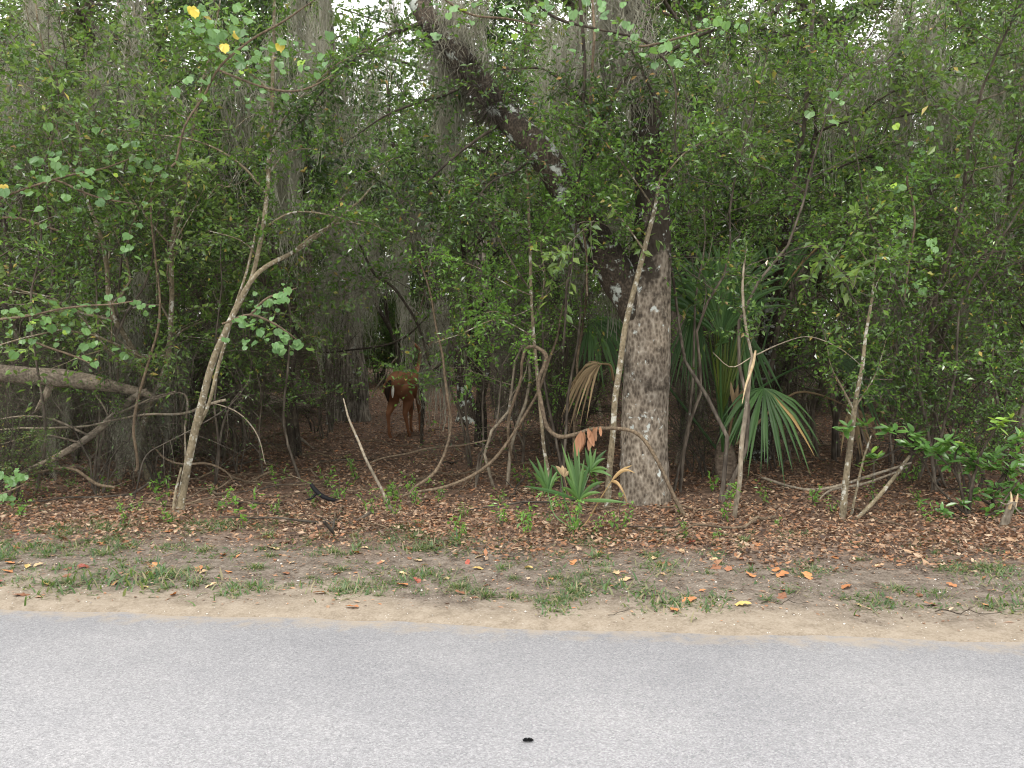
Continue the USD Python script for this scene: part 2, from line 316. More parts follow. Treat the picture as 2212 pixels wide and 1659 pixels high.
M['leaf_yellow'] = leafmat('leaf_yellow', [(0.42, 0.29, 0.09), (0.45, 0.33, 0.13)], (0.4, 0.3, 0.05), 0.1, 0.55)
M['leaf_brown'] = leafmat('leaf_brown', [(0.16, 0.07, 0.035), (0.24, 0.11, 0.06)], (0.1, 0.04, 0.02), 0.1, 0.6)
M['dead_hang'] = leafmat('dead_hang', [(0.2, 0.1, 0.05), (0.3, 0.15, 0.08)], (0.25, 0.1, 0.03), 0.15, 0.6)
M['grass'] = leafmat('grass', [(0.035, 0.07, 0.028), (0.06, 0.108, 0.042), (0.09, 0.14, 0.058), (0.17, 0.15, 0.085), (0.25, 0.205, 0.125)], (0.15, 0.25, 0.04), 0.3, 0.5, 0.3)
M['pebble'] = leafmat('pebble', [(0.4, 0.37, 0.33), (0.55, 0.52, 0.47), (0.2, 0.17, 0.14)], tf=0.0)
M['grey_light'] = bark('grey_light', [(0.3, (0.02, 0.017, 0.013)), (0.5, (0.125, 0.108, 0.088)), (0.7, (0.34, 0.305, 0.255))], 13, 0.2, (0.36, 0.38, 0.33), (0.56, 0.62), 5.0, bump=0.8)
M['deer'] = plain('deer', (0.15, 0.07, 0.037), 0.95, 0.03, (0.178, 0.086, 0.046), 3)
M['deer_dark'] = plain('deer_dark', (0.02, 0.012, 0.008), 0.9, 0.1)
M['deer_white'] = plain('deer_white', (0.6, 0.56, 0.5), 0.9, 0.1, (0.7, 0.67, 0.6))

# ground: sand by the road, grey dirt on the verge, brown humus in the wood
M['soil'] = mat('soil', {
    'g': ('geometry', {}), 's': ('separate_xyz', {}), 'a': ('math', {'math_type': 'multiply_add', 'value2': -ES}),
    'w': ('noise_texture', {'scale': 1.3, 'detail': 5.0}), 'd': ('math', {'math_type': 'multiply_add', 'value2': 1.5}),
    'sand': ('map_range', {'from_min': E0 + 1.0, 'from_max': E0 + 1.4, 'clamp': True}), 'wood': ('map_range', {'from_min': E0 + 2.1, 'from_max': E0 + 3.0, 'clamp': True}),
    'n1': ('noise_texture', {'scale': 9.0, 'detail': 8.0, 'roughness': 0.7}), 'n2': ('noise_texture', {'scale': 70.0, 'detail': 5.0, 'roughness': 0.7}), 'nm': ('mix', {'fac': 0.5}),
    'rs': ('rgb_ramp', {'ramp': [(0.34, (0.13, 0.105, 0.078)), (0.5, (0.225, 0.187, 0.142)), (0.66, (0.285, 0.245, 0.195))]}),
    'rd': ('rgb_ramp', {'ramp': [(0.38, (0.048, 0.037, 0.028)), (0.5, (0.128, 0.105, 0.084)), (0.62, (0.22, 0.187, 0.152))]}),
    'rw': ('rgb_ramp', {'ramp': [(0.36, (0.026, 0.018, 0.014)), (0.5, (0.1, 0.066, 0.048)), (0.66, (0.24, 0.155, 0.108))]}),
    'm1': ('mix', {}), 'm2': ('mix', {}), 'b': ('bump', {'strength': 0.7, 'distance': 0.02}), 'p': ('principled_bsdf', {'roughness': 0.95, 'specular_ior_level': 0.1})},
    [('g.position', 's.vector'), ('s.x', 'a.value1'), ('s.y', 'a.value3'), ('g.position', 'w.vector'), ('w.fac', 'd.value1'), ('a.value', 'd.value3'),
     ('d.value', 'sand.value'), ('d.value', 'wood.value'), ('g.position', 'n1.vector'), ('g.position', 'n2.vector'), ('n1.fac', 'nm.color1'), ('n2.fac', 'nm.color2'),
     ('nm.color', 'rs.fac'), ('nm.color', 'rd.fac'), ('nm.color', 'rw.fac'), ('sand.result', 'm1.fac'), ('rs.color', 'm1.color1'), ('rd.color', 'm1.color2'),
     ('wood.result', 'm2.fac'), ('m1.color', 'm2.color1'), ('rw.color', 'm2.color2'), ('m2.color', 'p.base_color'), ('nm.color', 'b.height'), ('b.normal', 'p.normal')], 'p.BSDF')
M['asphalt'] = mat('asphalt', {
    'g': ('geometry', {}), 'v': ('voronoi_texture', {'scale': 130.0}), 'v2': ('voronoi_texture', {'scale': 230.0}), 'n': ('noise_texture', {'scale': 75.0, 'detail': 4.0, 'roughness': 0.7}),
    'big': ('noise_texture', {'scale': 0.8, 'detail': 6.0, 'roughness': 0.6}), 'sp': ('separate_color', {}), 'sp2': ('separate_color', {}), 'mx': ('mix', {'fac': 0.5}), 'mx2': ('mix', {'fac': 0.35}),
    'r': ('rgb_ramp', {'ramp': [(0.15, (0.12, 0.119, 0.123)), (0.38, (0.18, 0.179, 0.184)), (0.6, (0.226, 0.225, 0.23)), (0.85, (0.32, 0.317, 0.315))]}),
    'tone': ('rgb_ramp', {'ramp': [(0.35, (0.86, 0.86, 0.87)), (0.65, (1.07, 1.06, 1.05))]}), 'mul': ('mix', {'mix_type': 'multiply', 'fac': 1.0}),
    'wear': ('map_range', {'from_min': E0 - 1.5, 'from_max': E0 - 0.1, 'to_min': 1.03, 'to_max': 0.84, 'clamp': True}), 'wm': ('mix', {'mix_type': 'multiply', 'fac': 1.0}), 's': ('separate_xyz', {}), 'a': ('math', {'math_type': 'multiply_add', 'value2': -ES}), 'edge': ('map_range', {'from_min': E0 - 0.6, 'from_max': E0 - 0.02, 'clamp': True}),  # asphalt colour is multiplied gradually darker towards the far road edge
    'en': ('noise_texture', {'scale': 7.0, 'detail': 7.0, 'roughness': 0.7}), 'es': ('math', {'math_type': 'multiply'}), 'er': ('rgb_ramp', {'ramp': [(0.34, (0, 0, 0)), (0.56, (0.92, 0.92, 0.92))]}), 'sand': ('mix', {'color2': (0.235, 0.2, 0.158)}),
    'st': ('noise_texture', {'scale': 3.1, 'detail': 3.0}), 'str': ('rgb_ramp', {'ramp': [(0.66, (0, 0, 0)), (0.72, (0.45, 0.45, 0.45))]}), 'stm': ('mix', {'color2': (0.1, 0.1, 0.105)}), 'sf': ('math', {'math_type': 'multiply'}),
    'cw': ('noise_texture', {'scale': 5.0, 'detail': 4.0}), 'cv': ('mix', {'mix_type': 'linear_light', 'fac': 0.12}), 'ck': ('voronoi_texture', {'feature': 'distance_to_edge', 'scale': 0.75}), 'ckr': ('rgb_ramp', {'ramp': [(0.0, (0.3, 0.3, 0.3)), (0.004, (0, 0, 0))]}),
    'cn': ('noise_texture', {'scale': 1.6, 'detail': 3.0}), 'cnr': ('rgb_ramp', {'ramp': [(0.57, (0, 0, 0)), (0.66, (1, 1, 1))]}), 'cf': ('mix', {'mix_type': 'multiply', 'fac': 1.0}), 'cm': ('mix', {'color2': (0.07, 0.07, 0.072)}),
    'bh': ('mix', {'fac': 0.5}), 'b': ('bump', {'strength': 0.5, 'distance': 0.006}), 'p': ('principled_bsdf', {'roughness': 0.85, 'specular_ior_level': 0.25})},
    [('g.position', 'v.vector'), ('g.position', 'v2.vector'), ('g.position', 'n.vector'), ('g.position', 'big.vector'), ('v.color', 'sp.color'), ('v2.color', 'sp2.color'), ('sp.r', 'mx.color1'), ('sp2.r', 'mx.color2'),
     ('mx.color', 'mx2.color1'), ('n.fac', 'mx2.color2'), ('mx2.color', 'r.fac'), ('big.fac', 'tone.fac'), ('r.color', 'mul.color1'), ('tone.color', 'mul.color2'),
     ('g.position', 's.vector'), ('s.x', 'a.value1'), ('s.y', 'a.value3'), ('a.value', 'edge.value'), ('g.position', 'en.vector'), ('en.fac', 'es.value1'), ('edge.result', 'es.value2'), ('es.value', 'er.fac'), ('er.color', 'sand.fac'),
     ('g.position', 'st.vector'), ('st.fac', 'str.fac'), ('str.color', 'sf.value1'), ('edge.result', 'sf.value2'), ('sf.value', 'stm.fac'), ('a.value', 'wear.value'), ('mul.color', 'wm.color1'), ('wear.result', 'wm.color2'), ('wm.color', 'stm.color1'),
     ('g.position', 'cw.vector'), ('g.position', 'cv.color1'), ('cw.color', 'cv.color2'), ('cv.color', 'ck.vector'), ('ck.distance', 'ckr.fac'), ('g.position', 'cn.vector'), ('cn.fac', 'cnr.fac'), ('ckr.color', 'cf.color1'), ('cnr.color', 'cf.color2'), ('cf.color', 'cm.fac'), ('stm.color', 'cm.color1'),
     ('cm.color', 'sand.color1'), ('sand.color', 'p.base_color'),
     ('v.distance', 'bh.color1'), ('n.fac', 'bh.color2'), ('bh.color', 'b.height'), ('b.normal', 'p.normal')], 'p.BSDF')

# ------------------------------------------------------------------ ground and road
def grid_sheet(xs, ys, zf):
    X, Y = np.meshgrid(xs, ys, indexing='ij'); n, m = X.shape
    v = np.stack([X, Y, zf(X, Y)], -1).reshape(-1, 3)
    i, j = np.meshgrid(np.arange(n - 1), np.arange(m - 1), indexing='ij')
    q = np.stack([i * m + j, (i + 1) * m + j, (i + 1) * m + j + 1, i * m + j + 1], -1).reshape(-1, 4)
    return v, np.vstack([q[:, [0, 1, 2]], q[:, [0, 2, 3]]])
xs = np.concatenate([[-300, -120, -60, -40], np.arange(-28, 28.01, 0.16), [40, 60, 120, 300]])
ys = np.concatenate([[-300, -100, -40, -15, -5, 0, 2, 3, 3.6], np.arange(4.0, 20, 0.08), np.arange(20, 46, 0.4), [60, 90, 150, 300]])
tag(obj('ground', grid_sheet(xs, ys, H), M['soil'], smooth=True), 'sandy verge turning to brown leaf-covered forest floor', 'ground', kind='structure')
def road_sheet():
    xs = np.concatenate([np.arange(-60, -8, 2.0), np.arange(-8, 8, 0.03), np.arange(8, 60, 2.0)])
    e = E0 + ES * xs + 0.11 * (meshkit.fbm(np.stack([xs * 2.2, xs * 0, xs * 0], -1), 4, 3) - 0.5) + 0.05 * (meshkit.noise(np.stack([xs * 0.8, xs * 0, xs * 0], -1), 4) - 0.5)
    rows = [np.stack([xs, e, xs * 0 - 0.035], -1), np.stack([xs, e - 0.006, xs * 0 + 0.004], -1), np.stack([xs, e - 0.25, xs * 0 + 0.012], -1),
            np.stack([xs, -1.6 + ES * xs, xs * 0 + 0.05], -1), np.stack([xs, -3.2 + ES * xs, xs * 0 + 0.0], -1), np.stack([xs, -3.22 + ES * xs, xs * 0 - 0.035], -1)]
    n = len(xs); v = np.vstack(rows); i = np.arange(n - 1); F = []
    for k in range(len(rows) - 1):
        a = k * n + i; F += [np.stack([a, a + n, a + n + 1], -1), np.stack([a, a + n + 1, a + 1], -1)]
    return v, np.vstack(F)
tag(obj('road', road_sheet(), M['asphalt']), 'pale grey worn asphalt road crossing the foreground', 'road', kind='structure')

# ------------------------------------------------------------------ plants grown whole (one of each kind, then copies)
def grow(seed, Ht, r0, stems=1, lean=0.15, c0=0.3, nbr=16, brl=1.2, el=(0.2, 0.9), wob=0.25, sub=2, sides=6):
    """Wood of a small tree at the origin: (mesh builder, twig-bearing paths)."""
    rng = np.random.default_rng(seed); mb, paths = MB(), []
    for s in range(stems):
        az = rng.uniform(0, 2 * PI); h = Ht * rng.uniform(0.75, 1.0)
        t = np.linspace(0, 1, 9)[:, None]; l = lean * rng.uniform(0.4, 1.2) + (0.18 if stems > 1 else 0)
        p = np.array([math.cos(az) * l * h, math.sin(az) * l * h, h]) * np.hstack([t**1.2, t**1.2, t])
        p[1:] += rng.normal(size=(8, 3)) * [wob * 0.3, wob * 0.3, 0.03]
        if stems > 1: p[:, :2] += 0.06 * rng.normal(size=2)
        p[0, 2] = -0.15
        R = r0 * (1 - 0.86 * t[:, 0]) * rng.uniform(0.75, 1)
        q = spline(np.column_stack([p, R]), max(14, int(h / 0.22)))
        mb.add(*tubes(q[:, :3], q[:, 3], sides + 2)); paths.append(q[int(len(q) * 0.6):, :3])
        for b in range(nbr):
            u = c0 + (0.97 - c0) * (b + rng.random()) / nbr
            k = u * (len(q) - 1); a = min(int(k), len(q) - 2); o = q[a, :3] + (q[a + 1, :3] - q[a, :3]) * (k - a)
            az2 = b * 2.4 + rng.uniform(-0.6, 0.6); e = rng.uniform(*el)
            d = np.array([math.cos(az2) * math.cos(e), math.sin(az2) * math.cos(e), math.sin(e)])
            L = brl * (1.15 - 0.65 * u) * rng.uniform(0.6, 1.25); tt = np.linspace(0, 1, 6)[:, None]
            bp = o + d * L * tt + rng.normal(size=3) * 0.22 * L * tt**2 + np.array([0, 0, -0.12 * L]) * tt**2
            bp[1:-1] += rng.normal(size=(4, 3)) * 0.035 * L
            r = min(q[a, 3] * 0.5, 0.012 + 0.012 * L)
            mb.add(*tubes(spline(bp, 9), r * np.linspace(1, 0.22, 9), sides)); paths.append(bp)
            for _ in range(sub):
                k = rng.integers(1, 5); d2 = unit(d * 0.8 + rdirs(rng, 1)[0] * 0.8); L2 = L * rng.uniform(0.3, 0.6)
                sp = bp[k] + d2 * L2 * np.linspace(0, 1, 5)[:, None] + rng.normal(size=(5, 3)) * 0.03 * L2 * np.linspace(0, 1, 5)[:, None]
                mb.add(*tubes(sp, r * 0.5 * np.linspace(1, 0.3, 5), 4)); paths.append(sp)
    return rng, mb, paths

def make_tree(name, label, cat, seed, gkw, fkw, barkm, leafm, group=None, layers=()):
    rng, mb, paths = grow(seed, **gkw)
    t = thing(name, label, cat, group=group)
    (tv, tf), (lv, lf) = foliate(rng, paths, **fkw)
    obj('trunk', mb.mesh(), barkm, t, smooth=True)
    tag(obj('branchwork', (tv, tf), M['twig'], t), kind='stuff')
    cm = MB().add(lv, lf)
    obj('crown', cm.mesh(), leafm, t)
    for nm, kw, m2 in layers:
        (tv, tf), (lv, lf) = foliate(rng, paths, **kw)
        obj(nm, (lv, lf), m2, t)
    return t

HOLLY = dict(n_tw=950, tw_len=0.36, per=11, leaf=0.05, lw=0.52, up=0.1, droop=0.25, clump=0.22, flat=0.9)
KIND = {
    'hollyA': ('understory_holly', 11, dict(Ht=5.4, r0=0.036, stems=3, lean=0.2, c0=0.16, nbr=14, brl=1.3), dict(HOLLY, n_tw=1350), 'grey_bark', 'holly'),
    'hollyB': ('understory_holly', 12, dict(Ht=4.6, r0=0.032, stems=2, lean=0.28, c0=0.12, nbr=17, brl=1.25), dict(HOLLY, n_tw=1200, leaf=0.045), 'grey_bark', 'holly'),
    'hollyC': ('understory_holly', 13, dict(Ht=6.2, r0=0.045, stems=2, lean=0.15, c0=0.34, nbr=18, brl=1.5), dict(HOLLY, n_tw=1500, leaf=0.055), 'dark_bark', 'holly_dark'),
    'brightA': ('bright_holly', 14, dict(Ht=4.2, r0=0.024, stems=2, lean=0.2, c0=0.25, nbr=12, brl=1.1), dict(HOLLY, n_tw=650, leaf=0.045), 'pale_bark', 'holly_bright'),
    'oakA': ('young_oak', 15, dict(Ht=7.0, r0=0.06, stems=1, lean=0.12, c0=0.22, nbr=24, brl=2.1), dict(n_tw=900, tw_len=0.5, per=10, leaf=0.085, lw=0.45, up=0.1, droop=0.2, clump=0.25), 'grey_bark', 'oak_leaf'),
    'oakB': ('young_oak', 16, dict(Ht=6.0, r0=0.042, stems=2, lean=0.2, c0=0.2, nbr=16, brl=1.8), dict(n_tw=900, tw_len=0.5, per=10, leaf=0.075, lw=0.47, up=0.1, droop=0.2, clump=0.25), 'mottled_bark', 'oak_leaf'),
    'shrubA': ('understory_shrub', 17, dict(Ht=2.1, r0=0.02, stems=5, lean=0.35, c0=0.2, nbr=8, brl=0.8), dict(HOLLY, n_tw=700, tw_len=0.32), 'twig', 'holly'),
    'shrubB': ('understory_shrub', 18, dict(Ht=1.5, r0=0.016, stems=4, lean=0.4, c0=0.2, nbr=8, brl=0.7), dict(HOLLY, n_tw=420, tw_len=0.3, leaf=0.045), 'twig', 'oak_leaf'),
    'bareA': ('twiggy_shrub', 19, dict(Ht=2.6, r0=0.02, stems=5, lean=0.4, c0=0.15, nbr=12, brl=1.0, sub=4), dict(n_tw=900, tw_len=0.5, per=2, leaf=0.03, lw=0.5, droop=0.2), 'twig', 'holly'),
    'bareB': ('twiggy_shrub', 20, dict(Ht=3.6, r0=0.025, stems=3, lean=0.3, c0=0.15, nbr=16, brl=1.4, sub=4), dict(n_tw=900, tw_len=0.6, per=2, leaf=0.035, lw=0.5, droop=0.25), 'grey_bark', 'oak_leaf'),
    'cedarA': ('red_cedar', 21, dict(Ht=3.4, r0=0.06, stems=1, lean=0.05, c0=0.1, nbr=36, brl=1.0, el=(-0.1, 0.4), sub=3), dict(n_tw=1500, tw_len=0.24, per=14, leaf=0.03, lw=0.3, side=0.7, jit=0.2, droop=0.05), 'dark_bark', 'cedar'),
    'tallA': ('canopy_oak', 22, dict(Ht=14.0, r0=0.26, stems=1, lean=0.07, c0=0.36, nbr=26, brl=4.6, wob=0.6, el=(0.0, 0.8), sub=4, sides=7), dict(n_tw=1250, clump=0.3, tw_len=0.85, per=14, leaf=0.13, lw=0.5, up=0.1, droop=0.3, u0=0.3, tw_r=0.005), 'grey_bark', 'oak_leaf'),
    'tallB': ('canopy_oak', 23, dict(Ht=12.0, r0=0.2, stems=1, lean=0.14, c0=0.4, nbr=22, brl=4.4, wob=0.9, el=(0.0, 0.7), sub=4, sides=7), dict(n_tw=1150, clump=0.3, tw_len=0.85, per=13, leaf=0.12, lw=0.5, up=0.1, droop=0.3, u0=0.3, tw_r=0.005), 'grey_bark', 'oak_leaf'),
    'poleA': ('slender_tree', 24, dict(Ht=9.0, r0=0.055, stems=1, lean=0.08, c0=0.45, nbr=14, brl=1.6, wob=0.4), dict(n_tw=400, tw_len=0.5, per=12, leaf=0.07, lw=0.45, droop=0.2), 'grey_light', 'oak_leaf'),
    'poleB': ('slender_tree', 25, dict(Ht=8.0, r0=0.045, stems=1, lean=0.2, c0=0.4, nbr=12, brl=1.5, wob=0.6), dict(n_tw=450, tw_len=0.5, per=12, leaf=0.06, lw=0.45, droop=0.2), 'pale_bark', 'oak_leaf'),
}
KIND['airyA'] = ('airy_holly', 41, dict(Ht=4.8, r0=0.017, stems=2, lean=0.18, c0=0.4, nbr=13, brl=1.3), dict(HOLLY, n_tw=560, tw_len=0.4, leaf=0.05, clump=0.3), 'grey_bark', 'holly_mid')
KIND['airyB'] = ('airy_holly', 42, dict(Ht=5.2, r0=0.019, stems=1, lean=0.2, c0=0.36, nbr=20, brl=1.5), dict(HOLLY, n_tw=620, tw_len=0.42, leaf=0.056, clump=0.35), 'grey_bark', 'holly')
KIND['airyC'] = ('airy_holly', 43, dict(Ht=4.4, r0=0.016, stems=2, lean=0.25, c0=0.42, nbr=12, brl=1.4), dict(HOLLY, n_tw=480, tw_len=0.4, leaf=0.06, lw=0.48, clump=0.3), 'grey_bark', 'oak_leaf')
KIND['airyD'] = ('airy_holly', 44, dict(Ht=3.4, r0=0.013, stems=2, lean=0.3, c0=0.3, nbr=12, brl=1.1), dict(HOLLY, n_tw=420, tw_len=0.36, leaf=0.048, clump=0.3), 'grey_bark', 'holly_mid')
first = {}
def plant(key, x, y, rz, sc, label, cat, group=None, z=None):
    zz = float(H(x, y)) if z is None else z
    if key not in first:
        nm, seed, g, f, bk, lf = KIND[key]
        t = make_tree(nm, label, cat, seed, g, f, M[bk], M[lf], group)
        first[key] = t
        set_xf(UsdGeom.Xform(t), (x, y, zz), (0, 0, rz), sc)
        return t
    return dup(first[key], (x, y, zz), (0, 0, rz), sc, label, group, cat)

def X(px, Y): return (px - CX) / FPX * Y

# trees and shrubs near enough to be told apart: kind, pixel column, depth, turn, scale, label
NEAR = [
    ('airyB', 60, 8.9, 0.7, 1.0, 'airy sapling with lit leaves at the far left edge of the wood', 'tree'),
    ('airyA', 215, 9.1, 2.2, 1.0, 'airy holly with lit leaves over the arching bare branch', 'tree'),
    ('airyC', 455, 9.3, 1.1, 0.98, 'airy oak sapling behind the yellow grape leaves', 'tree'),
    ('airyB', 655, 9.7, 4.0, 1.0, 'airy dark sapling over the bent top of the leaning sapling', 'tree'),
    ('airyA', 1000, 10.6, 5.1, 1.0, 'airy holly under the middle of the lichen limb', 'tree'),
    ('airyD', 1030, 9.2, 0.3, 1.05, 'low airy holly lit brightly left of the very thin pale sapling', 'tree'),
    ('airyA', 1225, 8.9, 3.3, 0.98, 'airy holly in front of the lichen limb', 'tree'),
    ('airyA', 1480, 8.9, 1.2, 1.05, 'airy holly hiding the upright stem of the lichen oak', 'tree'),
    ('airyB', 1720, 10.6, 2.9, 1.0, 'airy sapling beside the dark crooked tree', 'tree'),
    ('airyC', 1850, 10.5, 0.5, 1.0, 'airy oak sapling under the white gap in the canopy', 'tree'),
    ('airyA', 2010, 8.6, 5.6, 1.0, 'airy sapling rising behind the bay bush', 'tree'),
    ('airyD', 1890, 8.9, 4.2, 1.0, 'low airy holly behind the slim forked sapling', 'tree'),
    ('airyD', 2080, 8.9, 1.9, 1.1, 'low airy holly just above the bay bush', 'tree'),
    ('airyA', 2200, 8.7, 2.4, 1.0, 'airy holly at the right edge above the stub', 'tree'),
    ('airyD', 330, 9.4, 0.9, 0.85, 'low airy holly above the end of the fallen trunk', 'tree'),
    ('airyD', 560, 9.9, 3.9, 0.85, 'low airy holly close behind the foot of the leaning sapling', 'tree'),
    ('hollyA', 120, 10.4, 0.4, 1.0, 'small-leaved holly tree at the far left edge behind the fallen trunk', 'tree'),
    ('oakB', 330, 9.6, 2.1, 0.9, 'young oak with pale green leaves left of the leaning pale sapling', 'tree'),
    ('hollyB', 500, 11.4, 1.0, 1.05, 'holly with fine leaves right behind the leaning pale sapling', 'tree'),
    ('hollyC', 655, 11.2, 3.0, 1.2, 'dark holly in front of the pair of grey trunks left of centre', 'tree'),
    ('hollyC', 880, 25.5, 4.4, 1.6, 'dark holly straight behind the deer', 'tree'),
    ('tallB', 250, 15.0, 0.3, 1.0, 'tall oak behind the holly at the upper left', 'tree'),
    ('tallA', 1510, 15.5, 1.3, 1.0, 'tall oak just right of the lichen oak, deeper in', 'tree'),
    ('tallA', -60, 14.5, 3.3, 0.95, 'tall oak leaning in from beyond the left edge', 'tree'),
    ('tallB', 1180, 19.0, 4.3, 1.05, 'tall oak straight behind the lichen limb', 'tree'),
    ('tallA', 2330, 15.0, 5.3, 0.95, 'tall oak leaning in from beyond the right edge', 'tree'),
    ('airyC', 1540, 8.3, 2.0, 1.5, 'tall airy sapling close in front of the upright oak stem', 'tree'),
    ('hollyC', 1035, 12.6, 5.3, 1.1, 'dark holly just right of the lichen-covered leaning trunk', 'tree'),
    ('brightA', 1095, 9.3, 0.2, 0.95, 'bright green holly left of the big lichen oak', 'tree'),
    ('brightA', 1455, 10.8, 1.6, 1.15, 'bright green holly just right of the big lichen oak', 'tree'),
    ('hollyC', 1640, 11.6, 0.9, 1.05, 'dark holly behind the tall fan palm', 'tree'),
    ('hollyA', 1800, 11.3, 2.6, 1.0, 'holly with dark branches right of the tall fan palm', 'tree'),
    ('hollyB', 1960, 9.6, 3.7, 1.1, 'leafy holly above the low bay bush', 'tree'),
    ('hollyB', 2120, 10.6, 5.0, 1.15, 'holly near the right edge above the broken stub', 'tree'),
    ('hollyA', 2290, 9.8, 1.3, 1.0, 'holly half cut off at the right edge', 'tree'),
    ('oakA', 40, 11.8, 0.0, 1.0, 'young oak at the upper left edge with sky behind it', 'tree'),
    ('cedarA', 62, 12.4, 0.6, 0.95, 'dark feathery cedar left of the arching bare branch', 'cedar'),
    ('cedarA', 200, 13.4, 2.6, 0.95, 'smaller dark cedar under the arching bare branch', 'cedar'),
    ('bareB', 95, 9.6, 4.2, 0.62, 'low grey dead shrub tangled about the fallen trunk', 'shrub'),
    ('bareA', 205, 8.75, 1.1, 0.5, 'small grey dead shrub under the fallen limb', 'shrub'),
    ('bareA', 340, 9.3, 3.1, 0.62, 'grey dead shrub at the tip of the fallen trunk', 'shrub'),
    ('bareA', 20, 8.6, 5.1, 0.5, 'small grey dead shrub at the left edge before the fallen trunk', 'shrub'),
    ('bareA', 360, 11.3, 0.5, 1.0, 'grey twiggy shrub draped in moss behind the fallen trunk', 'shrub'),
    ('bareA', 130, 11.6, 2.5, 0.85, 'bare twiggy shrub behind the fallen trunk at the left edge', 'shrub'),
    ('bareB', 470, 11.4, 1.5, 0.9, 'bare grey shrub behind the leaning pale sapling', 'shrub'),
    ('shrubB', -20, 8.4, 0.5, 0.6, 'low leafy shrub cut off by the left edge near the ground', 'shrub'),
    ('shrubA', 2110, 8.4, 0.5, 0.75, 'dark low shrub beneath the bay bush at the right', 'shrub'),
]
for k, px, Y, rz, sc, lb, ct in NEAR: plant(k, X(px, Y), Y, rz, sc * (1.1 if k[:5] == 'holly' or k in ('airyA', 'airyB', 'oakB') else 1), lb, ct)

ZONES = [(270, 'far left'), (560, 'left, about the leaning sapling'), (1000, 'in the gap about the deer'), (1330, 'between the deer and the lichen oak'), (1700, 'behind the lichen oak and the fan palm'), (9999, 'at the right, beyond the fan palm')]
def zone(x, y):
    px = CX + x / y * FPX
    return next(n for a, n in ZONES if px < a)
rng = np.random.default_rng(77)
def scatter(keys, n, y0, y1, sc0, sc1, label, cat, group, avoid=(), mind=1.0, halfw=0.64, pts=[]):
    k = 0; tries = 0
    while k < n and tries < n * 60:
        tries += 1
        y = rng.uniform(y0, y1); x = rng.uniform(-1, 1) * halfw * y
        px = CX + x / y * FPX
        if any(a <= px <= b and c <= y <= d for a, b, c, d in avoid): continue
        if any((x - q[0])**2 + (y - q[1])**2 < mind**2 for q in pts): continue
        pts.append((x, y))
        zn = zone(x, y); plant(keys[k % len(keys)], x, y, rng.uniform(0, 2 * PI), rng.uniform(sc0, sc1), f'{label}, {zn}', cat, f'{group}, {zn}'); k += 1
CLEAR = [(610, 1060, 7, 25), (1000, 1330, 7, 14)]
scatter(['hollyA', 'hollyC', 'oakB', 'hollyB', 'oakA'], 20, 12.5, 19, 0.9, 1.25, 'leafy understory tree in the thicket', 'tree', 'understory trees in the thicket', CLEAR, 1.3, pts=[])
scatter(['oakA', 'hollyC', 'oakB', 'hollyA'], 26, 19, 32, 1.0, 1.5, 'distant understory tree between the trunks', 'tree', 'distant understory trees', [(680, 1040, 18, 27)], 1.6, pts=[])
scatter(['poleA', 'poleB'], 34, 14, 30, 0.8, 1.3, 'slender bare trunk deep in the wood', 'tree', 'slender trunks deep in the wood', [(780, 930, 7, 16.5)], 0.7, pts=[])
scatter(['shrubA', 'shrubB', 'bareA'], 34, 17.5, 30, 0.8, 1.4, 'low shrub on the far forest floor', 'shrub', 'low shrubs on the far forest floor', [(690, 1020, 10, 22.5)], 1.0, pts=[])
scatter(['bareB', 'bareA'], 16, 13, 22, 0.9, 1.3, 'bare twiggy shrub among the trunks', 'shrub', 'bare shrubs among the trunks', CLEAR, 1.2, pts=[])
scatter(['tallA', 'tallB'], 19, 17, 42, 0.85, 1.15, 'tall oak of the canopy', 'tree', 'tall oaks of the canopy', [(640, 1060, 7, 29), (1690, 1900, 7, 45)], 3.0, pts=[])

for px, Y, k in [(720, 29, 'hollyC'), (790, 31, 'oakB'), (860, 29.5, 'hollyA'), (920, 31.5, 'oakA'), (980, 30, 'hollyC'), (1040, 28.5, 'oakB')]:
    plant(k, X(px, Y), Y, px * 0.7, 1.5, 'far tree closing the view straight behind the deer', 'tree', 'far trees behind the deer')
for px, Y, k in [(700, 27, 'shrubA'), (760, 26, 'shrubB'), (820, 28, 'shrubA'), (890, 27, 'shrubA'), (950, 26.5, 'shrubB'), (1010, 27.5, 'shrubA'), (650, 25, 'shrubA')]:
    plant(k, X(px, Y), Y, px * 0.3, 1.5, 'low far shrub straight behind the deer', 'shrub', 'low far shrubs behind the deer')
rb = np.random.default_rng(55)
for x0, x1, y0, y1, n, wh in [(-40, 260, 8.7, 11.5, 8, 'about the fallen trunk'), (260, 600, 9.2, 12.5, 8, 'about the leaning sapling'), (1050, 1330, 10.6, 13.5, 6, 'behind the looping vine'), (1480, 2240, 9.8, 13, 9, 'right of the lichen oak'), (620, 720, 12.5, 15, 2, 'before the broad grey oak')]:
    for _ in range(n):
        Y = rb.uniform(y0, y1); k = 'bareA' if rb.random() < 0.6 else 'bareB'
        plant(k, X(rb.uniform(x0, x1), Y), Y, rb.uniform(0, 6.28), rb.uniform(0.4, 0.75), f'grey tangle of dead twigs {wh}', 'shrub', f'tangles of dead twigs {wh}')
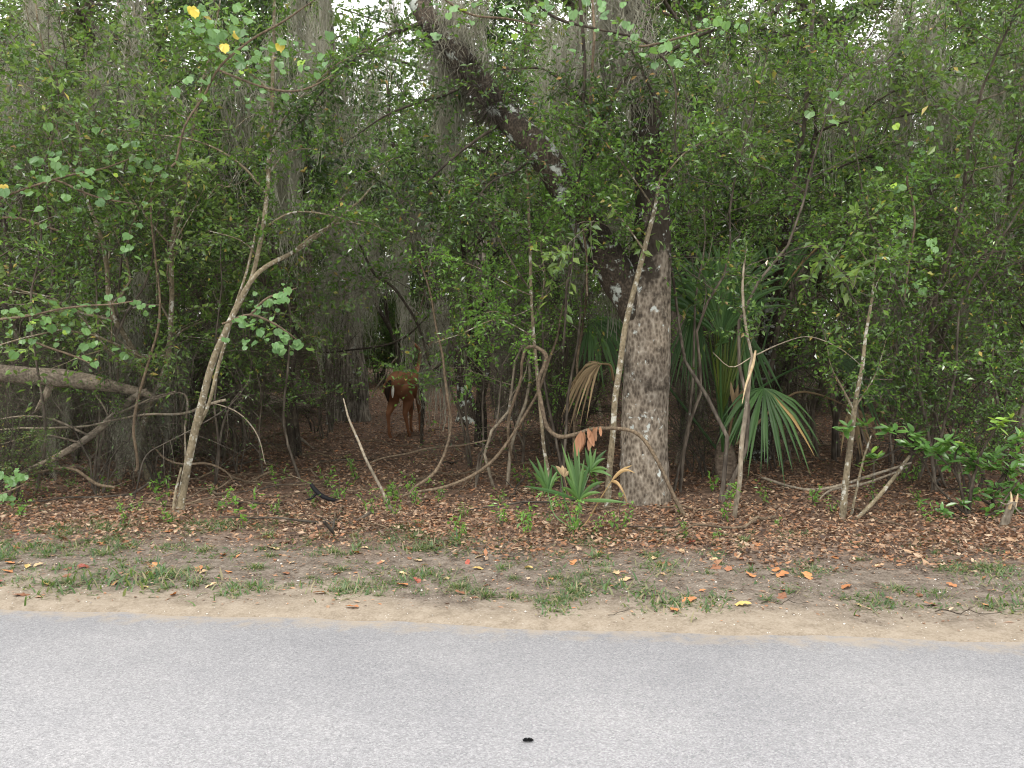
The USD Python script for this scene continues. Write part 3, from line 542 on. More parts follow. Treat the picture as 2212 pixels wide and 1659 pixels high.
# the far edge of the wood: nobody could count these leaves
def far_wood():
    r = np.random.default_rng(5); n = 110000
    x = r.uniform(-46, 46, n); y = r.uniform(40, 54, n)
    top = 9.0 + 4.5 * (meshkit.fbm(np.stack([x * 0.22, y * 0.22, x * 0], -1), 3, 2) - 0.35) * 2
    z = top * r.random(n)**1.15
    dens = meshkit.fbm(np.stack([x * 0.7, y * 0.7, z * 0.7], -1), 3, 6)
    k = dens > np.where(z < 5, 0.25, 0.42)
    p = np.stack([x, y, z], -1)[k]; m = len(p)
    return leafquads(p, rdirs(r, m) + [0, 0, -0.2], rdirs(r, m) * 0.7 + [0, -0.3, 0.6], 0.22 + 0.25 * r.random(m), 0.14 + 0.12 * r.random(m))
tag(obj('far_foliage', far_wood(), M['oak_leaf']), 'mass of far foliage at the back of the wood', 'foliage', kind='stuff')

# ------------------------------------------------------------------ single trees, saplings, vines and logs of the foreground
def wood(name, label, cat, members, matl, group=None, foliage=None, seed=1):
    """members: (part name, pixel points, pixel widths, options). foliage: dict for foliate() on the members whose options say leafy."""
    t = thing(name, label, cat, group=group); leafy = []
    for i, (pn, pts, ws, *o) in enumerate(members):
        o = dict(o[0]) if o else {}
        m2 = o.pop('mat', matl); lf = o.pop('leafy', False); lab = o.pop('label', None)
        v, f, s = limb(pxpath(pts, np.where(np.array(ws) < 27, 0.7, 1.0) * np.array(ws, float)), seed=seed + i, **o)
        obj(pn, (v, f), M[m2], t, smooth=True, label=lab)
        if lf: leafy.append(s[:, :3])
    if foliage:
        fk = dict(foliage); lm = fk.pop('mat'); rg = np.random.default_rng(seed + 50)
        (tv, tf), (lv, lf2) = foliate(rg, leafy, **fk)
        tag(obj('branchwork', (tv, tf), M['twig'], t), kind='stuff'); obj('crown', (lv, lf2), M[lm], t)
    return t

# the big oak: flared trunk, fork, left limb and right stem; its crown spreads out above the picture
oak = wood('lichen_oak', 'big oak with a mottled lichen-spotted trunk forking at head height', 'tree', [
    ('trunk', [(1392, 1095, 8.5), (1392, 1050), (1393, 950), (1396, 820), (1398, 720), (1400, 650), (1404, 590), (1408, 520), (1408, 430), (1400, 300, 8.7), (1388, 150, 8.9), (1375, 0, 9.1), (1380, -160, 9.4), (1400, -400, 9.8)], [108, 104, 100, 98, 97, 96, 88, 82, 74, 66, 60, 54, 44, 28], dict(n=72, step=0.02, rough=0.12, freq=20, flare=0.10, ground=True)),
    ('limb', [(1385, 690, 8.5), (1345, 612), (1300, 540), (1262, 470), (1215, 400), (1165, 325), (1095, 255, 8.6), (1030, 175, 8.8), (980, 110), (925, 40, 9.1), (860, -70, 9.5), (760, -190, 10)], [74, 76, 74, 70, 66, 62, 58, 54, 50, 45, 38, 26], dict(n=28, step=0.035, rough=0.22, freq=12, mat='limb_bark', label='dark left limb with pale lichen patches')),
    ('branch', [(1262, 370, 8.45), (1285, 320), (1300, 270), (1330, 200), (1390, 120)], [22, 18, 16, 12, 7], dict(n=8, mat='dark_bark')),
    ('branch', [(1030, 175, 8.8), (960, 205, 8.5), (860, 235, 8.3), (760, 300, 8.2)], [12, 9, 7, 3], dict(n=7, mat='dark_bark', leafy=True, wob=0.06)),
    ('branch', [(925, 40, 9.1), (820, 90, 8.6), (720, 170, 8.4), (650, 260, 8.3)], [14, 10, 7, 3], dict(n=7, mat='dark_bark', leafy=True, wob=0.06)),
    ('branch', [(1095, 255, 8.6), (1010, 320, 8.4), (930, 390, 8.3), (860, 450, 8.2)], [12, 9, 6, 3], dict(n=7, mat='dark_bark', leafy=True, wob=0.06)),
    ('branch', [(1165, 325, 8.5), (1120, 370, 8.2), (1060, 400, 8.1), (1000, 470, 8.0)], [10, 8, 6, 3], dict(n=7, mat='dark_bark', leafy=True, wob=0.06)),
    ('branch', [(1300, 270, 8.45), (1240, 200, 8.2), (1170, 150, 8.1), (1080, 140, 8.0)], [9, 7, 6, 3], dict(n=7, mat='dark_bark', leafy=True, wob=0.06)),
    ('branch', [(1405, 430, 8.5), (1370, 350, 8.2), (1330, 270, 8.1), (1300, 180, 8.0)], [9, 7, 6, 3], dict(n=7, mat='dark_bark', leafy=True, wob=0.06)),
    ('branch', [(1402, 330, 8.65), (1430, 260, 8.3), (1400, 180, 8.2), (1360, 90, 8.1)], [12, 9, 7, 3], dict(n=7, mat='dark_bark', leafy=True, wob=0.06)),
    ('branch', [(1404, 400, 8.6), (1470, 330, 8.3), (1540, 320, 8.2), (1620, 370, 8.1)], [12, 9, 7, 3], dict(n=7, mat='dark_bark', leafy=True, wob=0.06)),
    ('branch', [(1390, 150, 8.9), (1500, 80, 8.6), (1620, 60, 8.5), (1740, 90, 8.4)], [14, 10, 7, 3], dict(n=7, mat='dark_bark', leafy=True, wob=0.06)),
    ('branch', [(1375, 0, 9.1), (1290, -120, 8.6), (1190, -200, 8.0), (1060, -300, 7.6)], [40, 30, 22, 12], dict(n=8, mat='dark_bark', leafy=True)),
    ('branch', [(1380, -160, 9.4), (1560, -260, 9.0), (1760, -330, 8.4), (1960, -360, 8.0)], [40, 30, 22, 12], dict(n=8, mat='dark_bark', leafy=True)),
    ('branch', [(860, -70, 9.5), (700, -210, 9.0), (520, -320, 8.6), (330, -380, 8.2)], [36, 28, 20, 12], dict(n=8, mat='dark_bark', leafy=True)),
    ('branch', [(1400, -400, 9.8), (1300, -600, 10.5), (1250, -800, 11)], [28, 20, 12], dict(n=8, mat='dark_bark', leafy=True)),
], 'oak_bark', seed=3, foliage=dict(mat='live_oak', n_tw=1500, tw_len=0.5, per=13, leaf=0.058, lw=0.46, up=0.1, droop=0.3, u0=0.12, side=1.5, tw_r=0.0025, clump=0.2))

SPRAY = dict(n_tw=120, tw_len=0.34, per=12, leaf=0.048, lw=0.52, flat=0.9, up=0.1, droop=0.2, u0=0.15)
wood('leaning_sapling', 'pale blotchy sapling leaning right across the left of the wood', 'tree', [
    ('trunk', [(385, 1117, 7.85), (405, 1010), (428, 900), (455, 795), (482, 725), (512, 660, 8.0), (556, 592), (640, 540, 8.3), (712, 490, 8.5), (770, 440, 8.8), (810, 395, 9)], [25, 24, 23, 22, 20, 18, 15, 14, 12, 8, 4], dict(n=14, rough=0.1, ground=True, flare=0.25, wob=0.03)),
    ('stem', [(492, 705, 7.98), (525, 640, 8.1), (552, 575), (570, 490), (577, 420), (583, 300, 8.3), (589, 170), (592, 0), (600, -150)], [14, 15, 14, 14, 13, 13, 11, 9, 6], dict(n=10, rough=0.08, wob=0.03, leafy=True)),
    ('stem', [(424, 930, 7.86), (446, 880, 7.95), (468, 800, 8.1), (492, 720), (515, 640), (540, 560), (560, 470)], [10, 11, 11, 10, 9, 8, 6], dict(n=8, rough=0.08, wob=0.03)),
    ('stem', [(372, 1118, 7.8), (380, 1060), (392, 1010)], [9, 8, 6], dict(n=8, ground=True)),
    ('branch', [(570, 490, 8.1), (640, 460, 8.0), (720, 470, 8.0), (790, 485, 8.0)], [7, 6, 4, 2], dict(n=6, leafy=True, wob=0.05)),
    ('branch', [(583, 300, 8.3), (660, 200, 8.2), (760, 120, 8.0), (860, 90, 7.9)], [8, 6, 5, 3], dict(n=6, leafy=True, wob=0.05)),
    ('branch', [(577, 420, 8.2), (500, 340, 8.0), (420, 300, 7.9), (330, 290, 7.8)], [8, 6, 5, 3], dict(n=6, leafy=True, wob=0.05)),
    ('branch', [(640, 540, 8.3), (690, 500, 8.2), (760, 480, 8.1), (840, 500, 8.0)], [7, 6, 4, 2], dict(n=6, leafy=True, wob=0.05)),
    ('branch', [(712, 490, 8.5), (740, 430, 8.3), (780, 380, 8.2), (850, 340, 8.1)], [7, 6, 4, 2], dict(n=6, leafy=True, wob=0.05)),
    ('branch', [(560, 560, 8.15), (520, 520, 8.0), (450, 500, 7.9)], [5, 4, 2], dict(n=6, leafy=True, wob=0.05)),
    ('branch', [(575, 380, 8.2), (620, 330, 8.1), (690, 320, 8.0)], [5, 4, 2], dict(n=6, leafy=True, wob=0.05)),
    ('branch', [(588, 200, 8.3), (500, 120, 8.0), (400, 60, 7.8)], [8, 6, 3], dict(n=6, leafy=True, wob=0.05)),
], 'mottled_bark', seed=21, foliage=dict(SPRAY, n_tw=420, mat='holly_mid'))

wood('thin_sapling', 'thin straight sapling propped against the front of the lichen oak', 'tree', [
    ('trunk', [(1312, 1087, 8.0), (1320, 970), (1332, 850), (1346, 740), (1366, 640), (1391, 540, 8.05), (1413, 450), (1426, 380, 8.2)], [20, 20, 19, 18, 17, 16, 12, 5], dict(n=12, rough=0.1, ground=True, wob=0.02)),
    ('branch', [(1391, 540, 8.05), (1340, 470, 8.0), (1290, 420), (1240, 400)], [6, 5, 4, 2], dict(n=6, leafy=True)),
    ('branch', [(1420, 400, 8.1), (1480, 330, 7.9), (1540, 300, 7.8)], [6, 5, 2], dict(n=6, leafy=True)),
    ('branch', [(1413, 450, 8.1), (1350, 360, 8.0), (1290, 290), (1200, 260)], [6, 5, 4, 2], dict(n=6, leafy=True)),
], 'mottled_bark', seed=31, foliage=dict(SPRAY, n_tw=240, mat='holly_mid', side=1.3))

wood('vine', 'thick bare vine looping down and arching over to the ground in front of the oak', 'vine', [
    ('stem', [(1480, 1119, 7.68), (1457, 1075, 7.7), (1430, 1015, 7.74), (1402, 965, 7.78), (1375, 936, 7.8), (1338, 926, 7.82), (1280, 927, 7.86), (1245, 938, 7.95), (1208, 943, 8.05), (1182, 922, 8.1), (1169, 870, 8.15), (1163, 825, 8.2), (1176, 788, 8.25), (1180, 768, 8.25), (1160, 751, 8.28), (1138, 752, 8.3), (1128, 780, 8.3), (1125, 820, 8.35), (1112, 860, 8.4), (1100, 900, 8.5), (1098, 945, 8.6), (1106, 990, 8.8)],
     [13, 13, 13, 14, 13, 12, 12, 14, 14, 13, 14, 13, 11, 13, 11, 10, 9, 9, 9, 9, 8, 7], dict(n=12, step=0.025, rough=0.22, freq=22, ground=True))], 'vine_bark', seed=41)
wood('thin_sapling', 'very thin pale sapling standing behind the loop of the vine', 'tree', [
    ('trunk', [(1186, 1012, 8.5), (1173, 950), (1165, 860), (1156, 760), (1149, 660), (1146, 560), (1142, 450), (1135, 350), (1128, 250)], [11, 11, 11, 11, 10, 10, 9, 7, 4], dict(n=9, rough=0.08, ground=True, wob=0.03)),
    ('branch', [(1150, 640, 8.5), (1090, 610, 8.3), (1020, 575, 8.2), (955, 548, 8.1)], [5, 4, 3, 2], dict(n=5, leafy=True, wob=0.04)),
    ('branch', [(1155, 730, 8.5), (1080, 690, 8.3), (1000, 720, 8.2), (940, 740, 8.2)], [5, 4, 3, 2], dict(n=5, wob=0.04)),
    ('branch', [(1149, 665, 8.5), (1110, 680, 8.35), (1065, 672, 8.3), (1020, 690, 8.3)], [4, 3, 3, 2], dict(n=5, leafy=True, wob=0.04)),
    ('branch', [(1144, 500, 8.5), (1080, 440, 8.3), (1000, 400, 8.2)], [5, 4, 2], dict(n=5, leafy=True, wob=0.04)),
    ('branch', [(1146, 540, 8.5), (1190, 470, 8.3), (1230, 450, 8.2)], [5, 4, 2], dict(n=5, leafy=True, wob=0.04)),
], 'mottled_bark', seed=51, foliage=dict(SPRAY, n_tw=130, mat='holly_bright'))
wood('leaning_stick', 'dead lichen-spotted stick leaning up from the verge left of the vine', 'stick', [
    ('stem', [(858, 1119, 7.68), (836, 1078), (802, 1012), (772, 952, 7.9), (752, 905), (740, 866, 8.1)], [10, 9, 9, 8, 7, 4], dict(n=8, rough=0.15, ground=True, wob=0.05))], 'pale_bark', seed=55)
wood('vine', 'brown vine curving down into the leaves right of the deer', 'vine', [
    ('stem', [(888, 1062, 8.5), (938, 1022, 8.55), (963, 972, 8.6), (971, 915), (968, 855), (958, 800), (950, 740), (930, 640), (905, 560)], [11, 10, 9, 9, 8, 8, 7, 6, 4], dict(n=8, rough=0.15, wob=0.04, ground=True))], 'vine_bark', seed=57)
wood('vine', 'long brown vine sweeping up to the right from the leaf litter', 'vine', [
    ('stem', [(868, 1073, 8.35), (905, 1062, 8.36), (962, 1050, 8.4), (1020, 1026, 8.42), (1072, 985, 8.5), (1110, 930, 8.55), (1148, 870, 8.6), (1180, 800, 8.7), (1200, 740, 8.8), (1215, 660, 9)], [8, 9, 9, 10, 10, 9, 9, 8, 7, 5], dict(n=8, rough=0.15, wob=0.04))], 'vine_bark', seed=59)
wood('broken_sapling', 'slim snapped sapling with a pale splintered top in front of the fan palm', 'tree', [
    ('trunk', [(1588, 1134, 7.6), (1597, 1020), (1608, 900), (1620, 800), (1629, 764)], [16, 15, 14, 13, 12], dict(n=10, rough=0.1, ground=True, wob=0.03)),
    ('stem', [(1627, 790, 7.58), (1617, 730), (1607, 650), (1607, 590), (1610, 550), (1613, 525)], [8, 9, 9, 7, 4, 1], dict(n=8, wob=0.03, leafy=True)),
    ('splinter', [(1632, 757, 7.56), (1626, 790), (1612, 830), (1603, 872)], [6, 10, 7, 2], dict(n=5, mat='broken_wood', label='pale torn strip of wood')),
    ('branch', [(1630, 768, 7.6), (1680, 745, 7.5), (1740, 728, 7.4), (1800, 740, 7.4), (1870, 790, 7.4)], [5, 4, 3, 3, 2], dict(n=5, wob=0.05)),
    ('branch', [(1625, 770, 7.6), (1580, 790, 7.5), (1540, 760, 7.5)], [4, 3, 2], dict(n=5, wob=0.05)),
], 'pale_bark', seed=61, foliage=dict(SPRAY, n_tw=48, mat='holly'))
wood('forked_sapling', 'slim forked sapling rising through the bay leaves at the right', 'tree', [
    ('trunk', [(1815, 1147, 7.45), (1825, 1060), (1836, 960), (1848, 870), (1860, 800), (1868, 740), (1884, 640), (1890, 550)], [22, 20, 18, 15, 13, 11, 8, 3], dict(n=10, rough=0.12, ground=True, wob=0.03, flare=0.2)),
    ('stem', [(1846, 890, 7.45), (1815, 830, 7.4), (1795, 790), (1782, 720)], [9, 6, 4, 1], dict(n=6, leafy=True)),
    ('stem', [(1846, 880, 7.45), (1870, 845, 7.5), (1895, 800), (1915, 730)], [8, 5, 3, 1], dict(n=6, leafy=True)),
    ('branch', [(1884, 640, 7.45), (1900, 600, 7.4), (1935, 560)], [5, 3, 1], dict(n=5, leafy=True)),
    ('branch', [(1888, 590, 7.45), (1860, 545, 7.4), (1825, 520)], [5, 3, 1], dict(n=5, leafy=True)),
    ('stem', [(1832, 1146, 7.5), (1850, 1060, 7.55), (1866, 985), (1880, 940)], [9, 8, 7, 4], dict(n=7, ground=True, wob=0.03)),
], 'mottled_bark', seed=71, foliage=dict(SPRAY, n_tw=60, mat='holly_mid'))
wood('leaning_pole', 'bare pole leaning up right from beside the forked sapling', 'pole', [
    ('stem', [(1826, 1150, 7.42), (1880, 1092, 7.5), (1922, 1042, 7.55), (1965, 985, 7.6)], [13, 13, 12, 10], dict(n=9, rough=0.12, ground=True, wob=0.02))], 'mottled_bark', seed=73)
wood('fallen_branch', 'pale fallen branch lying in a long curve under the bay bush', 'branch', [
    ('stem', [(1645, 1032, 9.0), (1710, 1054, 8.8), (1770, 1060, 8.7), (1850, 1038, 8.6), (1920, 1016, 8.5), (1970, 1000, 8.4)], [9, 9, 10, 9, 8, 6], dict(n=8, rough=0.15, wob=0.03)),
    ('branch', [(1768, 1082, 8.3), (1800, 1058, 8.4), (1870, 1044, 8.5), (1960, 1008, 8.5)], [4, 8, 8, 5], dict(n=8, rough=0.15, wob=0.03))], 'pale_bark', seed=75)
wood('broken_stub', 'pale broken stump post with a ragged top at the right edge', 'stump', [
    ('trunk', [(2153, 1176, 7.05), (2170, 1130), (2188, 1082)], [25, 23, 21], dict(n=12, rough=0.14, ground=True, flare=0.15)),
    ('splinter', [(2180, 1100, 7.0), (2185, 1080), (2183, 1062)], [10, 8, 2], dict(n=5, mat='broken_wood')),
    ('splinter', [(2192, 1095, 7.05), (2197, 1075), (2199, 1066)], [9, 7, 2], dict(n=5, mat='broken_wood')),
    ('branch', [(2186, 1085, 7.0), (2172, 1090, 6.95), (2160, 1084)], [7, 5, 2], dict(n=5)),
    ('branch', [(2188, 1090, 7.0), (2206, 1110, 6.95), (2222, 1104)], [7, 5, 3], dict(n=5))], 'pale_bark', seed=77)
wood('forked_tree', 'dark crooked tree with wide bare branches behind the fan palm', 'tree', [
    ('trunk', [(1634, 990, 11.3), (1640, 900, 11.2), (1655, 760, 10.9), (1671, 640, 10.4), (1687, 548, 9.9), (1702, 466, 9.5)], [56, 52, 40, 30, 26, 22], dict(n=14, rough=0.2, ground=True, wob=0.04, mat='limb_bark')),
    ('limb', [(1702, 470, 9.5), (1727, 428), (1745, 390), (1753, 350), (1757, 308), (1762, 288)], [18, 18, 16, 15, 14, 12], dict(n=9, rough=0.15)),
    ('limb', [(1700, 478, 9.52), (1708, 430), (1722, 350), (1735, 285), (1742, 210), (1750, 100), (1758, 0), (1764, -140)], [17, 17, 17, 15, 14, 13, 11, 8], dict(n=9, rough=0.15, leafy=True, mat='grey_bark')),
    ('branch', [(1760, 292, 9.5), (1808, 271, 9.4), (1858, 261, 9.3), (1920, 256), (1978, 244, 9.2), (2040, 225)], [9, 8, 7, 6, 5, 2], dict(n=6, leafy=True, wob=0.04)),
    ('branch', [(1858, 262, 9.3), (1880, 226, 9.2), (1960, 182, 9.1), (2060, 150, 9.0), (2212, 108, 8.9)], [7, 7, 6, 5, 3], dict(n=6, leafy=True, wob=0.04)),
    ('branch', [(1742, 402, 9.5), (1790, 378, 9.4), (1832, 358, 9.3), (1900, 330, 9.2), (1950, 308)], [8, 8, 7, 5, 3], dict(n=6, leafy=True, wob=0.04)),
    ('branch', [(1880, 340, 9.2), (1905, 300, 9.2), (1925, 250), (1945, 160), (1960, 60)], [6, 6, 5, 4, 2], dict(n=6, leafy=True, wob=0.05)),
    ('branch', [(1694, 527, 9.5), (1740, 510, 9.4), (1790, 494, 9.3), (1840, 482), (1905, 452, 9.2)], [7, 6, 6, 5, 2], dict(n=6, leafy=True, wob=0.04)),
    ('branch', [(1688, 545, 9.5), (1668, 520, 9.4), (1640, 505)], [6, 5, 2], dict(n=5, leafy=True)),
    ('branch', [(1762, 288, 9.5), (1755, 230, 9.4), (1720, 215, 9.3), (1640, 210, 9.2), (1560, 240)], [9, 7, 5, 4, 2], dict(n=6, leafy=True, wob=0.05)),
    ('branch', [(1742, 210, 9.5), (1790, 130, 9.3), (1830, 60, 9.2), (1890, 0)], [7, 5, 4, 2], dict(n=6, leafy=True, wob=0.05)),
], 'dark_bark', seed=81, foliage=dict(SPRAY, n_tw=190, mat='oak_leaf', leaf=0.06))

# trunks further in
wood('grey_oak', 'broad grey oak trunk standing just left of the deer', 'tree', [
    ('trunk', [(762, 905, 16.3), (757, 800), (750, 700), (741, 600), (735, 500), (722, 300), (700, 100), (690, -100)], [72, 66, 62, 58, 54, 50, 44, 36], dict(n=28, step=0.06, rough=0.28, freq=8, ground=True, flare=0.12)),
    ('limb', [(700, 100, 16.3), (670, 30, 16), (610, -60, 15.5), (520, -160, 15)], [36, 32, 26, 16], dict(n=10, leafy=True)),
    ('limb', [(690, -100, 16.3), (760, -220, 16), (860, -320, 15)], [36, 26, 14], dict(n=10, leafy=True)),
], 'grey_light', seed=91, foliage=dict(mat='oak_leaf', n_tw=600, tw_len=0.9, per=13, leaf=0.11, lw=0.48, droop=0.3, side=1.8, u0=0.1))
wood('pale_tree', 'slim pale trunk hugging the left side of the broad grey oak trunk', 'tree', [
    ('trunk', [(711, 900, 15.8), (708, 800), (706, 700), (711, 620), (716, 540), (722, 430), (716, 300), (690, 120), (670, 0), (655, -120)], [24, 21, 20, 19, 18, 18, 16, 15, 13, 10], dict(n=12, step=0.1, rough=0.15, ground=True, wob=0.12))], 'grey_light', seed=93)
wood('lichen_tree', 'leaning trunk with white lichen and a hollow dark base right of the deer', 'tree', [
    ('trunk', [(1012, 915, 15.4), (1003, 850), (997, 800), (978, 725), (948, 652), (926, 590), (905, 520), (880, 420), (850, 300), (830, 150)], [42, 32, 27, 24, 21, 19, 17, 15, 12, 8], dict(n=14, step=0.08, rough=0.25, ground=True, flare=0.4, wob=0.15)),
    ('stem', [(1022, 915, 15.3), (1040, 860), (1052, 800), (1050, 720), (1062, 640)], [26, 24, 20, 16, 12], dict(n=10, rough=0.25, ground=True, mat='limb_bark'))], 'limb_bark', seed=95)
wood('leaning_oak', 'large pale trunk leaning right and up behind the lichen limb', 'tree', [
    ('trunk', [(1098, 910, 16.2), (1078, 790), (1058, 650), (1053, 530), (1072, 430), (1122, 340), (1172, 270), (1206, 200), (1236, 100), (1256, 0), (1270, -120)], [50, 42, 42, 46, 50, 52, 50, 48, 44, 40, 34], dict(n=22, step=0.08, rough=0.26, freq=7, ground=True, flare=0.12, wob=0.1)),
    ('limb', [(1206, 200, 16.2), (1300, 130, 16), (1400, 30, 15.5), (1520, -60, 15)], [30, 26, 20, 12], dict(n=10, leafy=True)),
    ('limb', [(1250, 30, 16.2), (1180, -60, 15.5), (1080, -140, 15)], [30, 24, 14], dict(n=10, leafy=True)),
], 'grey_light', seed=97, foliage=dict(mat='oak_leaf', n_tw=420, tw_len=0.9, per=13, leaf=0.11, lw=0.48, droop=0.3, side=1.8, u0=0.1))
wood('pale_tree', 'pale patchy trunk seen through the leaves behind the leaning sapling', 'tree', [
    ('trunk', [(528, 860, 14), (521, 700), (510, 500), (487, 330), (469, 170), (455, 0), (450, -120)], [42, 38, 36, 36, 34, 30, 24], dict(n=14, step=0.1, rough=0.15, ground=True, wob=0.1)),
    ('limb', [(487, 330, 14), (540, 200, 13.8), (560, 60, 13.6), (590, -80)], [20, 18, 14, 9], dict(n=8, leafy=True)),
    ('limb', [(455, 0, 14), (380, -90, 13.6), (280, -160, 13)], [24, 18, 10], dict(n=8, leafy=True))], 'grey_light', seed=99, foliage=dict(mat='oak_leaf', n_tw=260, tw_len=0.8, per=13, leaf=0.09, lw=0.48, droop=0.3, side=1.6, u0=0.1))
wood('pale_tree', 'tall light trunk behind the upright stem of the leaning sapling', 'tree', [
    ('trunk', [(640, 860, 19), (634, 700), (630, 500), (624, 350), (612, 200), (600, 60), (590, -90)], [26, 25, 25, 26, 25, 22, 18], dict(n=12, step=0.15, rough=0.15, ground=True, wob=0.15))], 'grey_light', seed=101)
wood('far_oak', 'far oak with heavy bent limbs against the white sky at the upper right', 'tree', [
    ('trunk', [(1905, 850, 16), (1900, 700), (1892, 500), (1872, 310), (1852, 285), (1829, 240), (1826, 190)], [52, 48, 44, 38, 36, 34, 30], dict(n=14, step=0.1, rough=0.2, ground=True)),
    ('limb', [(1827, 200, 16), (1820, 112), (1795, 74), (1775, 46), (1742, 20), (1690, -30)], [28, 28, 28, 26, 18, 10], dict(n=10, rough=0.2, leafy=True)),
    ('limb', [(1795, 78, 16), (1830, 30, 15.8), (1900, 0, 15.5), (1990, -60, 15)], [24, 30, 24, 12], dict(n=10, rough=0.2, leafy=True)),
    ('limb', [(1872, 310, 16), (1950, 180, 15.5), (2010, 60, 15), (2060, -60)], [24, 20, 16, 10], dict(n=10, rough=0.2, leafy=True)),
    ('limb', [(1742, 20, 16), (1712, 22, 15.9), (1690, 45, 15.8)], [12, 9, 4], dict(n=7))], 'grey_light', seed=103, foliage=dict(mat='oak_leaf', n_tw=330, tw_len=0.8, per=13, leaf=0.09, lw=0.48, droop=0.3, side=1.5, u0=0.1))
wood('far_oak', 'pale oak trunk cut by the upper right edge', 'tree', [
    ('trunk', [(2150, 800, 15), (2170, 500), (2190, 250), (2205, 60), (2210, -80)], [48, 42, 40, 42, 38], dict(n=14, step=0.12, rough=0.2, ground=True)),
    ('limb', [(2190, 250, 15), (2120, 120, 14.5), (2060, 0, 14)], [22, 16, 9], dict(n=8, leafy=True))], 'grey_light', seed=105, foliage=dict(mat='oak_leaf', n_tw=160, tw_len=0.8, per=13, leaf=0.09, lw=0.48, droop=0.3, side=1.6, u0=0.1))
# old palm trunk, ringed with leaf scars
def ringed_trunk():
    t = thing('palm_tree', 'tall palm trunk with close dark rings left of the slim pale trunk', 'palm')
    s = spline(pxpath([(668, 880, 18), (658, 760), (650, 640), (640, 500), (626, 380)], [66, 62, 60, 58, 54]), 160)
    s[:, 3] *= 1 + 0.10 * ((np.arange(160) * 0.36) % 1.0 - 0.5)
    v, f = tubes(s[:, :3], s[:, 3], 20)
    c = np.repeat(s[:, :3], 20, 0); v += unit(v - c) * 0.03 * (meshkit.noise(v * [6, 6, 14], 3) - 0.5)[:, None]
    obj('trunk', (v, f), M['palm_boot'], t)
ringed_trunk()
